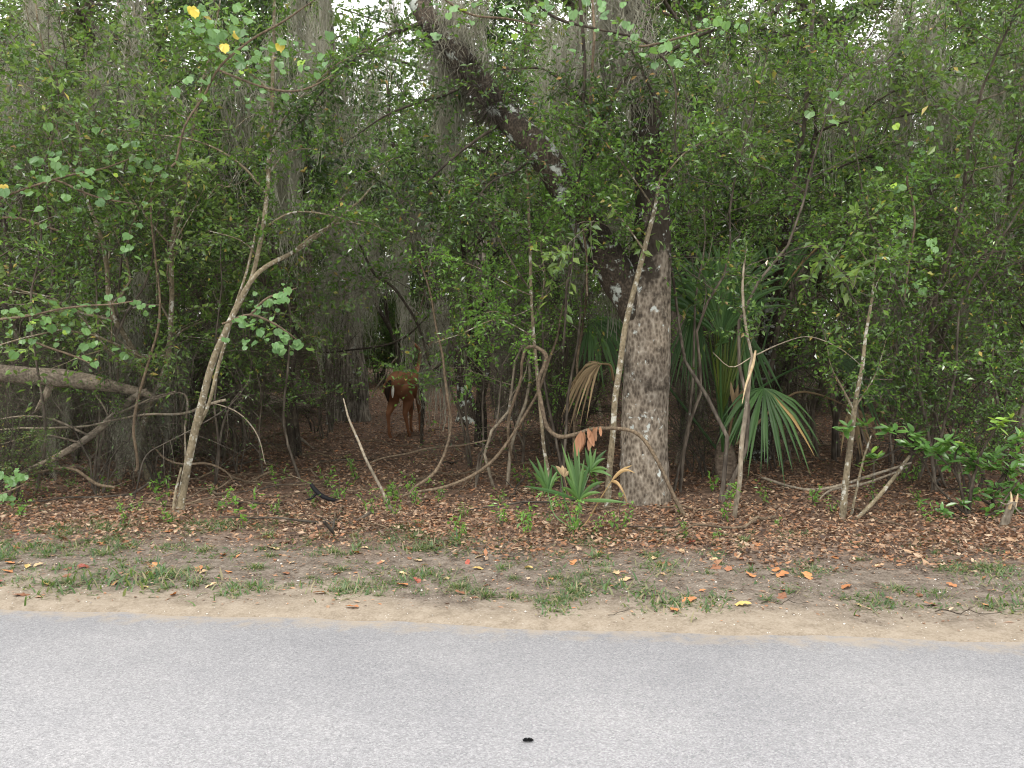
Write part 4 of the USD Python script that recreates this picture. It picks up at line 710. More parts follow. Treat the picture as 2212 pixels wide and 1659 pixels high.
# bare undergrowth stems and branches, one by one
STEMS = [
    ('thin upright bare stem rising from behind the fallen trunk', 'stem', 'vine_bark', 8.6, [(292, 985), (295, 870), (330, 760), (347, 650), (336, 560), (330, 480), (322, 380)], [9, 8, 8, 7, 7, 6, 4]),
    ('pale thin stem left of the leaning sapling, bent near its top', 'stem', 'pale_bark', 9.0, [(395, 990), (400, 920), (404, 870), (392, 850), (360, 853), (310, 870)], [6, 6, 7, 6, 5, 3]),
    ('arching bare brown branch curving across the left edge', 'branch', 'vine_bark', 9.6, [(-40, 470), (20, 472), (70, 478), (140, 502), (200, 535), (240, 560)], [7, 8, 8, 7, 6, 3]),
    ('dark branch crossing low in front of the rotten log', 'branch', 'dark_bark', 11.5, [(690, 760), (740, 757), (800, 750), (860, 735), (905, 700), (950, 660)], [4, 6, 6, 6, 5, 3]),
    ('dark diagonal branch running down right from the middle thicket', 'branch', 'dark_bark', 10.5, [(770, 520), (810, 590), (850, 620), (880, 660), (910, 720), (930, 790)], [6, 9, 9, 8, 7, 5]),
    ('dark bare branch rising right beside the curved vine', 'branch', 'dark_bark', 10.0, [(935, 800), (980, 765), (1020, 738), (1050, 715), (1090, 690), (1140, 640), (1200, 560)], [7, 7, 6, 6, 5, 4, 3]),
    ('slanting dead stick lying left of the deer', 'stick', 'pale_bark', 14, [(802, 860), (820, 825), (842, 788), (860, 770)], [5, 5, 4, 3]),
    ('pale crooked branch lying across the fallen limb at the left', 'branch', 'pale_bark', 8.9, [(-20, 932), (60, 925), (150, 919), (230, 913), (310, 899), (395, 894), (440, 880), (490, 866)], [5, 6, 6, 6, 7, 8, 9, 8]),
    ('dark curved root-like branch low at the left edge', 'branch', 'vine_bark', 8.5, [(20, 1048), (60, 1026), (110, 1016), (160, 1015), (190, 1034), (215, 1048), (250, 1052)], [8, 9, 9, 10, 11, 10, 6]),
    ('grey thin stick leaning against the fallen limb', 'stick', 'twig', 8.2, [(278, 1110), (300, 1040), (316, 985), (350, 960), (420, 925), (500, 870), (540, 820)], [4, 5, 5, 4, 4, 3, 2]),
    ('thin slanting twig right of the leaning sapling', 'stick', 'pale_bark', 8.8, [(462, 872), (510, 890), (540, 915), (560, 950), (575, 1000)], [3, 4, 4, 4, 3]),
    ('dark low branch snaking behind the leaning sapling', 'branch', 'vine_bark', 9.0, [(330, 965), (350, 990), (400, 1004), (450, 1000), (485, 1015), (500, 1035)], [6, 7, 7, 7, 6, 4]),
    ('bare dead branch lying in the leaves left of the small palm', 'branch', 'vine_bark', 9.2, [(800, 1000), (860, 985), (920, 968), (1000, 962), (1060, 950)], [5, 6, 6, 6, 4]),
    ('slim pole slanting up behind the big oak at the right', 'branch', 'pale_bark', 12, [(1500, 690), (1560, 640), (1620, 580), (1680, 545)], [8, 9, 9, 7]),
    ('lichen-spotted broken limb stub right of the fan palm top', 'branch', 'limb_bark', 11, [(1615, 600), (1640, 575), (1670, 555), (1705, 552)], [12, 16, 15, 10]),
    ('bent pale stem leaning right above the bay bush', 'stem', 'pale_bark', 10, [(1890, 690), (1915, 640), (1945, 570), (1975, 500), (2000, 420)], [10, 9, 8, 7, 4]),
    ('pale branch angling up right from the crooked dark tree', 'branch', 'grey_bark', 10.2, [(1655, 840), (1680, 720), (1720, 610), (1770, 530), (1850, 440), (1930, 330)], [14, 15, 14, 13, 11, 7]),
    ('thin dark twig bent over the forest floor at the right', 'stick', 'dark_bark', 9.5, [(2040, 900), (2065, 950), (2090, 860), (2140, 800)], [7, 6, 4, 3]),
    ('long vine arching across the top above the lichen limb', 'vine', 'dark_bark', 7.8, [(1140, -30), (1170, 10), (1220, 42), (1290, 62), (1380, 82), (1420, 110), (1450, 150), (1460, 220), (1462, 330)], [9, 9, 9, 8, 8, 8, 7, 6, 5]),
    ('dark vine hanging straight down left of the upright oak stem', 'vine', 'dark_bark', 8.2, [(1250, -20), (1260, 120), (1264, 250), (1258, 340), (1246, 430), (1240, 520), (1226, 640), (1215, 760)], [10, 10, 10, 10, 9, 9, 8, 6]),
    ('reddish vine hanging beside the dark hanging vine', 'vine', 'vine_bark', 8.25, [(1275, -20), (1280, 140), (1272, 300), (1262, 420), (1262, 520), (1270, 640)], [8, 8, 8, 8, 7, 4]),
    ('straight thin stem just left of the dead palm frond', 'stem', 'vine_bark', 9.4, [(1242, 960), (1245, 860), (1250, 760), (1262, 650), (1270, 540)], [9, 9, 8, 7, 5]),
    ('dark crooked stem behind the loop of the vine', 'stem', 'dark_bark', 9.8, [(1212, 990), (1220, 900), (1208, 840), (1222, 760), (1210, 690), (1230, 600)], [12, 12, 11, 10, 8, 5]),
    ('bare thin stem at the centre under the dark hollies', 'stem', 'vine_bark', 12.5, [(905, 850), (915, 760), (908, 680), (925, 600), (945, 520)], [8, 7, 6, 6, 4]),
    ('thin stem with side twigs left of the arching branch', 'stem', 'grey_bark', 9.5, [(232, 1000), (246, 900), (240, 780), (256, 640), (262, 480), (250, 300), (262, 120)], [8, 8, 8, 7, 6, 6, 4]),
    ('tall thin pale stem behind the grapevine leaves at the left', 'stem', 'pale_bark', 9.8, [(395, 900), (372, 700), (360, 500), (340, 330), (312, 200), (275, 70), (240, -40)], [7, 7, 7, 7, 6, 6, 4]),
]
for i, (lb, ct, mt, Y, pts, ws) in enumerate(STEMS):
    pts = [(pts[0][0], pts[0][1], Y)] + [tuple(p) for p in pts[1:]]
    g = ct == 'stem'
    wood({'stem': 'bare_sapling', 'branch': 'bare_branch', 'stick': 'leaning_stick', 'vine': 'hanging_vine'}[ct], lb, ct, [('stem', pts, ws, dict(n=8, rough=0.18, wob=0.05, ground=g, leafy=True))], mt, seed=200 + 7 * i,
         foliage=dict(n_tw=14, tw_len=0.4, per=4, leaf=0.035, lw=0.5, droop=0.1, u0=0.15, mat='holly', tw_r=0.0028))
# the fallen trunk and its limb
wood('fallen_tree', 'thick fallen trunk with ridged bark lying across the left edge', 'log', [
    ('trunk', [(-140, 800, 9.1), (-40, 803), (60, 811), (160, 820), (230, 832), (300, 846), (345, 862)], [41, 41, 39, 36, 31, 24, 14], dict(n=28, step=0.04, rough=0.26, freq=13)),
    ('limb', [(318, 842, 9.1), (285, 862, 9.05), (240, 905, 9.0), (190, 946, 8.9), (120, 988, 8.8), (70, 1012, 8.7), (10, 1040, 8.5), (-60, 1060, 8.3)], [14, 22, 23, 23, 21, 18, 11, 7], dict(n=18, step=0.04, rough=0.28, freq=13)),
    ('branch', [(110, 830, 9.1), (95, 862, 9.05), (75, 890, 9.0)], [26, 22, 6], dict(n=10, rough=0.2)),
    ('branch', [(200, 842, 9.1), (225, 880, 9.0), (236, 905)], [8, 6, 3], dict(n=6)),
    ('branch', [(250, 896, 9.0), (330, 860, 8.9), (380, 845, 8.8)], [10, 7, 4], dict(n=6)),
    ('branch', [(190, 940, 8.9), (110, 905, 8.8), (40, 900, 8.7), (-30, 912)], [8, 7, 6, 4], dict(n=6)),
    ('branch', [(170, 955, 8.85), (90, 940, 8.75), (0, 960, 8.7)], [7, 5, 3], dict(n=6)),
], 'log_bark', seed=301)
wood('rotten_log', 'pale rotting log on the ground between the leaning sapling and the grey trunk', 'log', [
    ('trunk', [(560, 835, 17.5), (610, 828), (660, 838, 17), (705, 868, 16.4)], [24, 34, 40, 40], dict(n=16, rough=0.35, freq=6))], 'pale_bark', seed=303)
wood('rotten_log', 'dark mossy log lying behind the leaning sapling', 'log', [
    ('trunk', [(440, 842, 13.5), (520, 858), (600, 872), (670, 880)], [30, 34, 30, 18], dict(n=16, rough=0.3, freq=6)),
    ('branch', [(560, 866, 13.4), (600, 900, 13), (640, 940, 12.5), (680, 970, 12)], [16, 13, 10, 5], dict(n=8, rough=0.2))], 'log_bark', seed=305)
wood('charred_branch', 'black charred stump of branch on the leaves near the verge', 'branch', [
    ('stem', [(672, 1046, 8.45), (684, 1062, 8.42), (705, 1076, 8.4), (738, 1084, 8.38)], [13, 17, 15, 8], dict(n=9, rough=0.4, freq=20)),
    ('branch', [(686, 1062, 8.42), (674, 1076, 8.4), (660, 1080)], [9, 8, 4], dict(n=6, rough=0.3))], 'char', seed=307)

# ------------------------------------------------------------------ palms
def ribbon(P, Wd, side, nrm, fold):
    """A blade folded along its middle: points P (k,3), widths Wd (k)."""
    k = len(P); s2 = side * (Wd / 2)[:, None]
    V = np.stack([P - s2, P + nrm * (Wd * fold)[:, None], P + s2], 1).reshape(-1, 3)
    F = []
    for i in range(k - 1):
        a = 3 * i
        for j in (0, 1): F += [[a + j, a + j + 1, a + j + 4], [a + j, a + j + 4, a + j + 3]]
    return V, np.array(F)

def fan(t, hub, axis, nrm, R, n, spread, droop=0.3, petiole=None, matl='palm', seed=0, odd=None, wide=1.0, fuse=0.45, pw=0.014):
    """One fan frond of a palm: stalk (part) and its blades (sub-parts)."""
    rg = np.random.default_rng(seed); axis = unit(np.asarray(axis, float)); nrm = unit(np.asarray(nrm, float))
    nrm = unit(nrm - axis * (nrm @ axis)); sd = np.cross(axis, nrm); hub = np.asarray(hub, float)
    fr = None
    if petiole is not None:
        q = spline(petiole, 14); v, f = tubes(q, np.linspace(1.3, 0.75, 14) * pw, 6)
        fr = obj('frond', (v, f), M['palm' if matl != 'palm_dead' else 'palm_dead'], t, smooth=True)
    else:
        q = np.array([hub - axis * 0.03, hub + axis * 0.06]); v, f = tubes(q, np.array([0.01, 0.004]), 6); fr = obj('frond', (v, f), M[matl], t, smooth=True)
    u = np.array([0.0, 0.2, fuse, 0.62, 0.8, 0.92, 1.0]); dth = spread / max(n - 1, 1)
    for i in range(n):
        th = (i - (n - 1) / 2) * dth + rg.normal() * 0.04 * min(dth * 8, 1)
        d = axis * math.cos(th) + sd * math.sin(th)
        L = R * (0.82 + 0.18 * math.cos(th * 1.1)) * rg.uniform(0.88, 1.08)
        lift = nrm * 0.06 * R * (1 if i % 2 else -1) * 0.25
        P = hub + d * (L * u)[:, None] + nrm * (0.10 * R * np.sin(u * PI * 0.5) * abs(math.sin(th)))[:, None] + lift * u[:, None]
        dr = droop * rg.uniform(0.75, 1.3)
        P[:, 2] -= dr * L * np.maximum(u - 0.25, 0)**1.7 * 1.5
        P += rdirs(rg, 1) * 0.05 * L * (np.maximum(u - fuse, 0)**1.5)[:, None]
        wmax = 2 * L * fuse * math.tan(min(dth, 0.5) / 2) * 0.98 * wide
        Wd = np.array([0.05, 0.5, 1.0, 0.85, 0.52, 0.25, 0.02]) * max(wmax, 0.012)
        m2 = matl
        if odd and rg.random() < odd[1]: m2 = odd[0]
        dd = unit(np.gradient(P, axis=0)); sdn = unit(np.cross(dd, np.broadcast_to(nrm, dd.shape)))
        obj('blade', ribbon(P, Wd, sdn, np.cross(sdn, dd), 0.22 if i % 2 else 0.16), M[m2], fr)
    return fr

TOCAM = lambda p: unit(np.array([0, 0, CAMZ]) - p)
def pv(a, b):  # direction from pixel+depth a to b
    return at(*b) - at(*a)

pal = thing('fan_palm', 'tall fan palm with drooping dark fronds right of the lichen oak', 'palm')
PB = (1566, 1008, 10.5)
v, f, s = limb(pxpath([(1568, 1046, 9.6), (1567, 985), (1566, 945)], [34, 40, 22]), n=14, rough=0.5, freq=20, ground=True, step=0.03); obj('trunk', (v, f), M['palm_boot'], pal, smooth=True)
def frond(hub, tip, R_px, n, spread, droop, via=(), base=PB, seed=0, matl='palm', nrm=None, odd=None, wide=1.1, t=pal, pw=0.013, fuse=0.55):
    sh = lambda q: at(q[0], q[1], q[2] - 0.9)
    h = sh(hub); ax = sh(tip) - h
    pet = np.array([sh(base)] + [sh(q) for q in via] + [h])
    fan(t, h, ax, TOCAM(h) + np.array([0, 0, 0.5]) if nrm is None else nrm, R_px * hub[2] / FPX, n, spread, droop, pet, matl, seed, odd, wide, fuse, pw)
frond((1557, 730, 10.3), (1550, 600, 10.3), 225, 24, 1.7, 0.42, [(1561, 900, 10.45), (1556, 800, 10.35)], seed=1)
frond((1545, 700, 10.7), (1522, 540, 10.8), 230, 20, 1.35, 0.3, [(1556, 860, 10.6)], seed=2)
frond((1572, 690, 10.8), (1592, 520, 10.9), 215, 18, 1.2, 0.35, [(1566, 850, 10.6)], seed=3)
frond((1559, 900, 10.35), (1574, 700, 10.3), 190, 14, 0.62, 0.02, [(1560, 960, 10.4)], seed=4, matl='palm_yellow', nrm=(0.5, -0.8, 0.1))
frond((1557, 742, 10.1), (1556, 720, 9.9), 48, 16, 4.6, 0.1, [(1557, 860, 10.2)], seed=5, nrm=(0, -0.9, 0.3))
frond((1650, 838, 10.1), (1668, 930, 9.75), 128, 26, 2.5, 0.55, [(1590, 900, 10.4), (1622, 848, 10.25)], seed=6, odd=('palm_orange', 0.06), nrm=(0.05, -0.75, 0.65))
frond((1790, 772, 11.3), (1880, 770, 11.2), 150, 22, 2.4, 0.75, [(1652, 832, 10.9), (1720, 795, 11.1)], base=(1600, 880, 10.7), seed=7, nrm=(0.1, -0.45, 0.9))
frond((1680, 640, 11.2), (1712, 500, 11.2), 170, 16, 0.9, 0.15, [(1620, 850, 10.8)], seed=8, odd=('palm_orange', 0.1))
frond((1500, 655, 10.6), (1488, 760, 10.5), 170, 14, 0.7, 0.1, [(1548, 840, 10.55), (1525, 690, 10.6)], seed=9)
frond((1600, 690, 10.5), (1622, 800, 10.4), 150, 12, 0.8, 0.1, [(1572, 840, 10.5), (1585, 700, 10.5)], seed=13)
frond((1276, 692, 10.9), (1312, 722, 10.8), 95, 18, 2.3, 0.75, [(1400, 780, 10.9), (1330, 705, 10.9)], base=(1560, 985, 10.6), seed=10, matl='palm')
frond((1585, 880, 10.2), (1600, 800, 10.0), 60, 3, 0.5, 0.0, [(1572, 960, 10.3)], seed=11, matl='palm_dead')
frond((1835, 880, 11.2), (1868, 930, 11.0), 70, 10, 1.4, 0.6, [(1700, 858, 10.8), (1760, 850, 11.0)], base=(1590, 960, 10.5), seed=12, matl='palm_dead')

# dead brown frond hanging in front of the dark stems
dp = thing('dead_palm_frond', 'dry brown palm frond bent over between the vine loop and the oak', 'frond')
h = at(1300, 786, 9.2)
fan(dp, h, pv((1300, 786, 9.2), (1245, 800, 9.2)), (-0.1, -0.6, 0.9), 0.42, 12, 1.8, 1.15, np.array([at(1325, 820, 9.6), at(1318, 790, 9.4), h]), 'palm_dead', 31, wide=1.1)

sp = thing('small_palm', 'small young fan palm on the verge in front of the lichen oak', 'palm')
g0 = gp(1245, 1146); SB = (1245, 1146, g0[1])
Y = SB[2]
v, f, s = limb(np.array([[*g0, 0.02], [g0[0], g0[1], g0[2] + 0.05, 0.014]]), n=7, ground=True); obj('trunk', (v, f), M['palm_boot'], sp)
def sfr(hub, tips, wide_px, dead=None, via=(), seed=0, lab=None):
    """A frond of the small palm whose blades reach the given pixels."""
    hb = at(*hub); rg = np.random.default_rng(seed)
    q = spline(np.array([at(*SB)] + [at(*x) for x in via] + [hb]), 12); v, f = tubes(q, np.linspace(0.0065, 0.0042, 12), 6)
    fr = obj('frond', (v, f), M[dead or 'palm_light'], sp, smooth=True, label=lab)
    for i, (tx, ty, ty2, bend) in enumerate(tips):
        tp = at(tx, ty, ty2); u = np.linspace(0, 1, 8)
        P = hb + (tp - hb) * u[:, None]; L = np.linalg.norm(tp - hb)
        P[:, 2] += bend * L * np.sin(u * PI)
        Wd = np.array([0.2, 0.6, 0.95, 1, 0.9, 0.7, 0.4, 0.03]) * wide_px * 0.72 * hub[2] / FPX
        dd = unit(np.gradient(P, axis=0)); n0 = unit(TOCAM(hb) + rdirs(rg, 1)[0] * 0.35); sdn = unit(np.cross(dd, np.broadcast_to(n0, dd.shape)))
        obj('blade', ribbon(P, Wd, sdn, np.cross(sdn, dd), 0.2), M[dead or ('palm_light' if i % 3 else 'palm')], fr)
Yh = Y + 0.05
sfr((1250, 1081, Yh), [(1129, 1050, Yh - .25, .03), (1213, 958, Yh, .0), (1226, 975, Yh, 0), (1240, 948, Yh, 0), (1250, 965, Yh + .05, 0), (1262, 990, Yh, .02), (1274, 1000, Yh, .04), (1217, 1022, Yh - .1, .08), (1213, 1052, Yh - .15, .1), (1306, 1040, Yh - .1, .14), (1298, 1064, Yh - .15, .1), (1357, 1086, Yh - .25, .02), (1234, 990, Yh, 0)], 12, seed=1)
sfr((1275, 1018, Yh + .15), [(1264, 967, Yh + .15, 0), (1275, 965, Yh + .15, 0), (1288, 968, Yh + .15, .02), (1311, 972, Yh + .15, .1), (1308, 990, Yh + .1, .14), (1316, 1016, Yh, .12), (1250, 1000, Yh + .1, .02), (1246, 1025, Yh + .1, .05), (1322, 1030, Yh, .1), (1255, 1030, Yh, .05)], 11, via=[(1252, 1085, Yh)], seed=2)
sfr((1184, 1066, Yh + .2), [(1142, 990, Yh + .2, .06), (1158, 985, Yh + .2, .05), (1176, 990, Yh + .2, .0), (1192, 1005, Yh + .2, 0), (1206, 1015, Yh + .2, .08), (1150, 1020, Yh + .1, .08)], 12, via=[(1200, 1115, Yh + .1)], seed=3)
sfr((1212, 1030, Yh), [(1190, 1005, Yh, .15), (1200, 1008, Yh, .1), (1196, 1040, Yh - .1, .1)], 8, via=[(1222, 1090, Yh)], seed=4)
sfr((1320, 1041, Yh), [(1366, 1005, Yh, .1), (1352, 1008, Yh, .06), (1372, 1022, Yh - .1, .25), (1354, 1080, Yh - .1, .25), (1345, 1062, Yh - .15, .2)], 9, 'palm_orange', via=[(1268, 1127, Yh), (1295, 1080, Yh)], seed=5, lab='yellowed dying frond')
sfr((1219, 1030, Yh - .1), [(1200, 1006, Yh - .1, .1), (1214, 1005, Yh - .1, .1), (1228, 1018, Yh - .1, .1), (1222, 1010, Yh - .1, .1)], 13, 'palm_dead', via=[(1238, 1110, Yh)], seed=6, lab='dried tan frond')
sfr((1346, 1072, Yh - .05), [(1356, 1090, Yh, .1), (1340, 1080, Yh, .1)], 6, 'palm_dead', via=[(1290, 1155, Yh), (1322, 1125, Yh)], seed=7)
sfr((1244, 1150, Y - .02), [(1232, 1118, Y - .05, .02), (1252, 1120, Y - .05, .05), (1222, 1135, Y - .1, .1), (1264, 1130, Y - .1, .1), (1270, 1142, Y - .12, .1)], 6, seed=8)

# ------------------------------------------------------------------ large single leaves: grapevines and the bay bush
def lobed_leaf(c, nrm, up, S, rg):
    """A round grape leaf with a notch at the stalk."""
    nrm = unit(nrm); up = unit(up - nrm * (up @ nrm)); sd = np.cross(up, nrm)
    a = np.array([-0.15, 0.1, 0.3, 0.42, 0.5, 0.58, 0.7, 0.9, 1.15]) * 2 * PI - PI / 2 + PI / 2 * 0
    a = np.array([-2.75, -2.1, -1.35, -0.75, -0.28, 0.0, 0.28, 0.75, 1.35, 2.1, 2.75])
    r = np.array([0.95, 1.06, 1.0, 1.03, 0.94, 1.22, 0.94, 1.03, 1.0, 1.06, 0.95]) * (0.93 + 0.14 * rg.random(11))
    cup = 0.16 * rg.uniform(-0.3, 1.3)
    P = np.stack([np.sin(a) * r * 0.5, np.cos(a) * r * 0.5, (np.abs(np.sin(a)) * cup + 0.05 * rg.normal(size=11))], -1)
    V = np.vstack([[0, -0.33, 0], P]) * S
    V = c + V[:, :1] * sd + V[:, 1:2] * up + V[:, 2:] * nrm
    return V, np.array([[0, i, i + 1] for i in range(1, 11)])
def long_leaf(b, d, nrm, L, Wd, rg):
    """An elliptical leaf with a folded midrib."""
    d = unit(d); sd = unit(np.cross(d, nrm)); nrm = np.cross(sd, d)
    u = np.array([0, 0.18, 0.45, 0.72, 0.9, 1.0]); w = np.array([0.06, 0.62, 1, 0.8, 0.4, 0.02]) * Wd
    P = b + d * (u * L)[:, None] - nrm * (u**2 * L * rg.uniform(0.02, 0.25))[:, None]
    return ribbon(P, w, np.broadcast_to(sd, P.shape), np.broadcast_to(nrm, P.shape), -0.12 - 0.1 * rg.random())

def grapevine(label, stem_px, Ys, clusters, size, seed, odd=()):
    """clusters: (px, py, spread px, count)."""
    rg = np.random.default_rng(seed); t = thing('grapevine', label, 'vine')
    for j, st in enumerate(stem_px):
        v, f, s = limb(pxpath([(*st[0], Ys)] + st[1:], [5] * (len(st) - 1) + [2]), n=5, wob=0.05, seed=seed + j); obj('stem', (v, f), M['vine_bark'], t, smooth=True)
    for cx, cy, sx, n in clusters:
        for _ in range(int(n * 2.0)):
            px, py = cx + rg.normal() * sx, cy + rg.normal() * sx * 0.6
            c = at(px, py, Ys + rg.normal() * 0.18)
            nr = TOCAM(c) * rg.uniform(0.1, 1.1) + np.array([0, 0, rg.uniform(0.3, 1.0)]) + rdirs(rg, 1)[0] * 0.45
            obj('leaf', lobed_leaf(c, nr, np.array([rg.normal() * 0.5, -0.3, -1.0]), size * rg.uniform(0.42, 1.15), rg), M['lime_leaf' if rg.random() < 0.04 else 'grape'], t)
    for px, py in odd:
        c = at(px, py, Ys - 0.1); obj('leaf', lobed_leaf(c, TOCAM(c) + [0, 0, 0.3], np.array([0.2, -0.2, -1.0]), size * 0.95, rg), M['grape_yellow'], t, label='yellow autumn leaf')
grapevine('grapevine with broad leaves and yellow ones at the top left of the wood', [[(370, 360), (430, 220), (500, 120), (600, 50), (680, 0)], [(470, 150), (560, 185), (640, 195), (720, 160)]], 7.6,
          [(430, 50, 35, 9), (480, 60, 30, 7), (530, 40, 30, 5), (480, 120, 30, 8), (540, 110, 30, 7), (600, 100, 40, 6), (650, 150, 30, 5), (440, 190, 25, 6), (560, 210, 30, 4), (700, 95, 25, 3), (525, 160, 25, 5)], 0.085, 401, [(415, 22), (420, 28), (512, 74), (485, 103), (605, 101)])
grapevine('grapevine with pale leaves spread across the left edge of the wood', [[(-20, 440), (80, 400), (180, 370), (300, 340)], [(120, 390), (200, 420), (300, 440)]], 8.0,
          [(30, 390, 40, 9), (100, 350, 40, 9), (170, 380, 40, 9), (240, 340, 35, 6), (280, 290, 30, 5), (320, 350, 35, 5), (60, 430, 40, 6), (250, 430, 40, 6), (180, 300, 40, 5), (270, 540, 40, 4)], 0.085, 402, [(8, 406)])
grapevine('grapevine trailing low over the fallen trunk at the left', [[(-20, 690), (60, 680), (160, 660), (300, 650)], [(60, 730), (130, 760), (200, 790)]], 8.1,
          [(40, 690, 35, 9), (100, 680, 30, 7), (200, 665, 40, 8), (290, 655, 25, 4), (130, 725, 35, 5), (210, 750, 35, 4), (60, 735, 30, 4)], 0.08, 403)
grapevine('grapevine sprig with round leaves across the leaning sapling', [[(480, 700), (540, 680), (600, 700), (650, 740)], [(540, 680), (580, 640), (640, 620)]], 7.6,
          [(540, 700, 20, 6), (585, 720, 25, 7), (610, 740, 20, 5), (560, 650, 20, 5), (600, 640, 25, 5), (640, 750, 18, 4), (520, 740, 18, 3)], 0.08, 404, [])
grapevine('grapevine leaves hanging from the very top above the lichen limb', [[(920, -30), (1000, 20), (1080, 40), (1180, 60)], [(1380, 100), (1450, 90), (1540, 60)]], 7.4,
          [(985, 20, 25, 6), (1040, 15, 30, 5), (1140, 20, 35, 5), (1230, 60, 40, 6), (1340, 60, 35, 5), (1400, 110, 30, 4), (1480, 110, 30, 6), (1540, 60, 30, 5), (920, 80, 30, 3), (1290, 20, 30, 4)], 0.08, 405, [])
grapevine('grapevine with a few round leaves dangling in the right of the thicket', [[(1960, 380), (1975, 480), (1960, 580), (1950, 650)]], 7.8,
          [(1950, 405, 22, 4), (1995, 290, 30, 3), (1985, 380, 25, 4), (1960, 500, 20, 4), (1990, 620, 25, 5), (1955, 625, 16, 2), (2010, 540, 22, 2), (1640, 50, 35, 5), (1780, 230, 40, 4)], 0.085, 406)
grapevine('low bright green sprig of leaves at the left edge just above the verge', [[(-30, 1075), (20, 1060), (60, 1040)]], 7.7, [(15, 1040, 16, 7), (40, 1030, 14, 4), (8, 1075, 14, 6)], 0.07, 407)

def bay_bush(label, seed, stems, cl, mult, Y0):
    rg = np.random.default_rng(seed); t = thing('bay_bush', label, 'bush')
    for j, st in enumerate(stems):
        v, f, s = limb(pxpath(st, np.linspace(9 if j < 2 else 6, 2, len(st))), n=7, wob=0.04, seed=j, ground=st[0][1] > 1160); obj('stem', (v, f), M['dark_bark'], t, smooth=True)
    for cx, cy, sp_, n, yg in cl:
        c0 = at(cx, cy, Y0 + rg.normal() * 0.08)
        for i in range(int(n * mult)):
            az = rg.uniform(0, 2 * PI); el = rg.uniform(-0.5, 0.8)
            d = np.array([math.cos(az) * math.cos(el), math.sin(az) * math.cos(el), math.sin(el)])
            b = c0 + rdirs(rg, 1)[0] * sp_ * 0.42 * Y0 / FPX
            L = rg.uniform(0.065, 0.12)
            obj('leaf', long_leaf(b, d, unit(np.array([0, -0.35, 1.0]) + rdirs(rg, 1)[0] * 0.5), L, L * rg.uniform(0.34, 0.46), rg), M['bay_young' if rg.random() < yg else 'bay'], t)
BAY_STEMS = [[(2110, 1165, 7.5), (2085, 1110), (2070, 1040), (2030, 985), (1990, 950)], [(2090, 1120, 7.5), (2100, 1040), (2120, 980), (2150, 930), (2175, 900)],
         [(2085, 1110, 7.5), (2030, 1050), (1990, 990), (1930, 960), (1880, 960)], [(2110, 1165, 7.5), (2150, 1110), (2190, 1050), (2230, 1000)], [(2000, 985, 7.5), (1940, 930), (1860, 925)], [(1950, 965, 7.5), (1900, 990), (1870, 1000)], [(2070, 1040, 7.5), (2060, 980), (2080, 945)], [(2110, 1150, 7.4), (2060, 1110), (2030, 1095)], [(2120, 1140, 7.3), (2140, 1115), (2165, 1105)]]
BAY_LEAVES = [(1829, 928, 20, 10, 0), (1868, 915, 16, 7, 0), (1887, 985, 22, 14, .2), (1860, 1005, 14, 5, 0), (1925, 928, 24, 12, 0), (1970, 940, 22, 13, 0), (2000, 965, 22, 14, 0), (2040, 955, 22, 14, 0), (2080, 965, 22, 14, .1), (2110, 985, 22, 12, 0), (2148, 985, 22, 12, 0),
      (2155, 918, 20, 9, .8), (2180, 905, 16, 6, .9), (2195, 985, 20, 10, 0), (2190, 1040, 22, 12, 0), (2150, 1050, 22, 8, 0), (2034, 1098, 20, 7, .1), (2075, 1085, 18, 6, 0), (2140, 1108, 22, 10, 0), (2100, 1020, 24, 10, 0), (2050, 1000, 20, 10, 0), (2205, 940, 14, 6, .2), (1985, 1085, 12, 3, 0), (2010, 1125, 10, 3, .5)]
bay_bush('glossy-leaved bay bush with fresh lime tips spreading low across the right edge', 9, BAY_STEMS, BAY_LEAVES, 1.32, 7.45)
bay_bush('darker bay bush growing low behind the broken stub', 10, [[(2150, 1130, 7.8), (2140, 1060), (2100, 990), (2040, 960)], [(2140, 1060, 7.8), (2180, 1000), (2200, 960)], [(2140, 1090, 7.8), (2080, 1060), (2020, 1060)]],
         [(2025, 975, 26, 14, 0), (2065, 985, 26, 14, 0), (2105, 1000, 26, 14, 0), (2150, 1005, 26, 14, 0), (2190, 1010, 26, 14, 0), (2200, 1060, 26, 14, 0), (2160, 1075, 28, 14, 0), (2110, 1070, 26, 8, 0), (2180, 1110, 26, 12, 0), (2050, 1120, 24, 8, 0), (2100, 1140, 24, 8, 0), (1960, 965, 22, 10, 0), (2200, 960, 22, 10, 0)], 1.85, 7.65)
ds = thing('dead_leaf_spray', 'bunch of withered orange-brown leaves caught on the arching vine', 'leaves')
rg = np.random.default_rng(12)
q = spline(np.array([at(1300, 920, 7.76), at(1270, 930, 7.76), at(1240, 938, 7.8)]), 6); obj('twig', tubes(q, np.full(6, 0.004), 5), M['vine_bark'], ds)
for px, py, dx, dy, L in [(1255, 930, 0, 1, .16), (1262, 932, -.3, 1, .2), (1270, 925, .3, 1, .17), (1282, 922, .2, 1, .13), (1290, 922, -.5, 1, .15), (1252, 935, -.2, 1, .22), (1296, 921, .1, 1, .09), (1275, 940, -.1, 1, .14)]:
    b = at(px, py, 7.74); obj('leaf', long_leaf(b, np.array([dx, -0.25, -dy]), unit(TOCAM(b) + rdirs(rg, 1)[0] * 0.5), L, L * 0.34, rg), M['dead_hang'], ds)

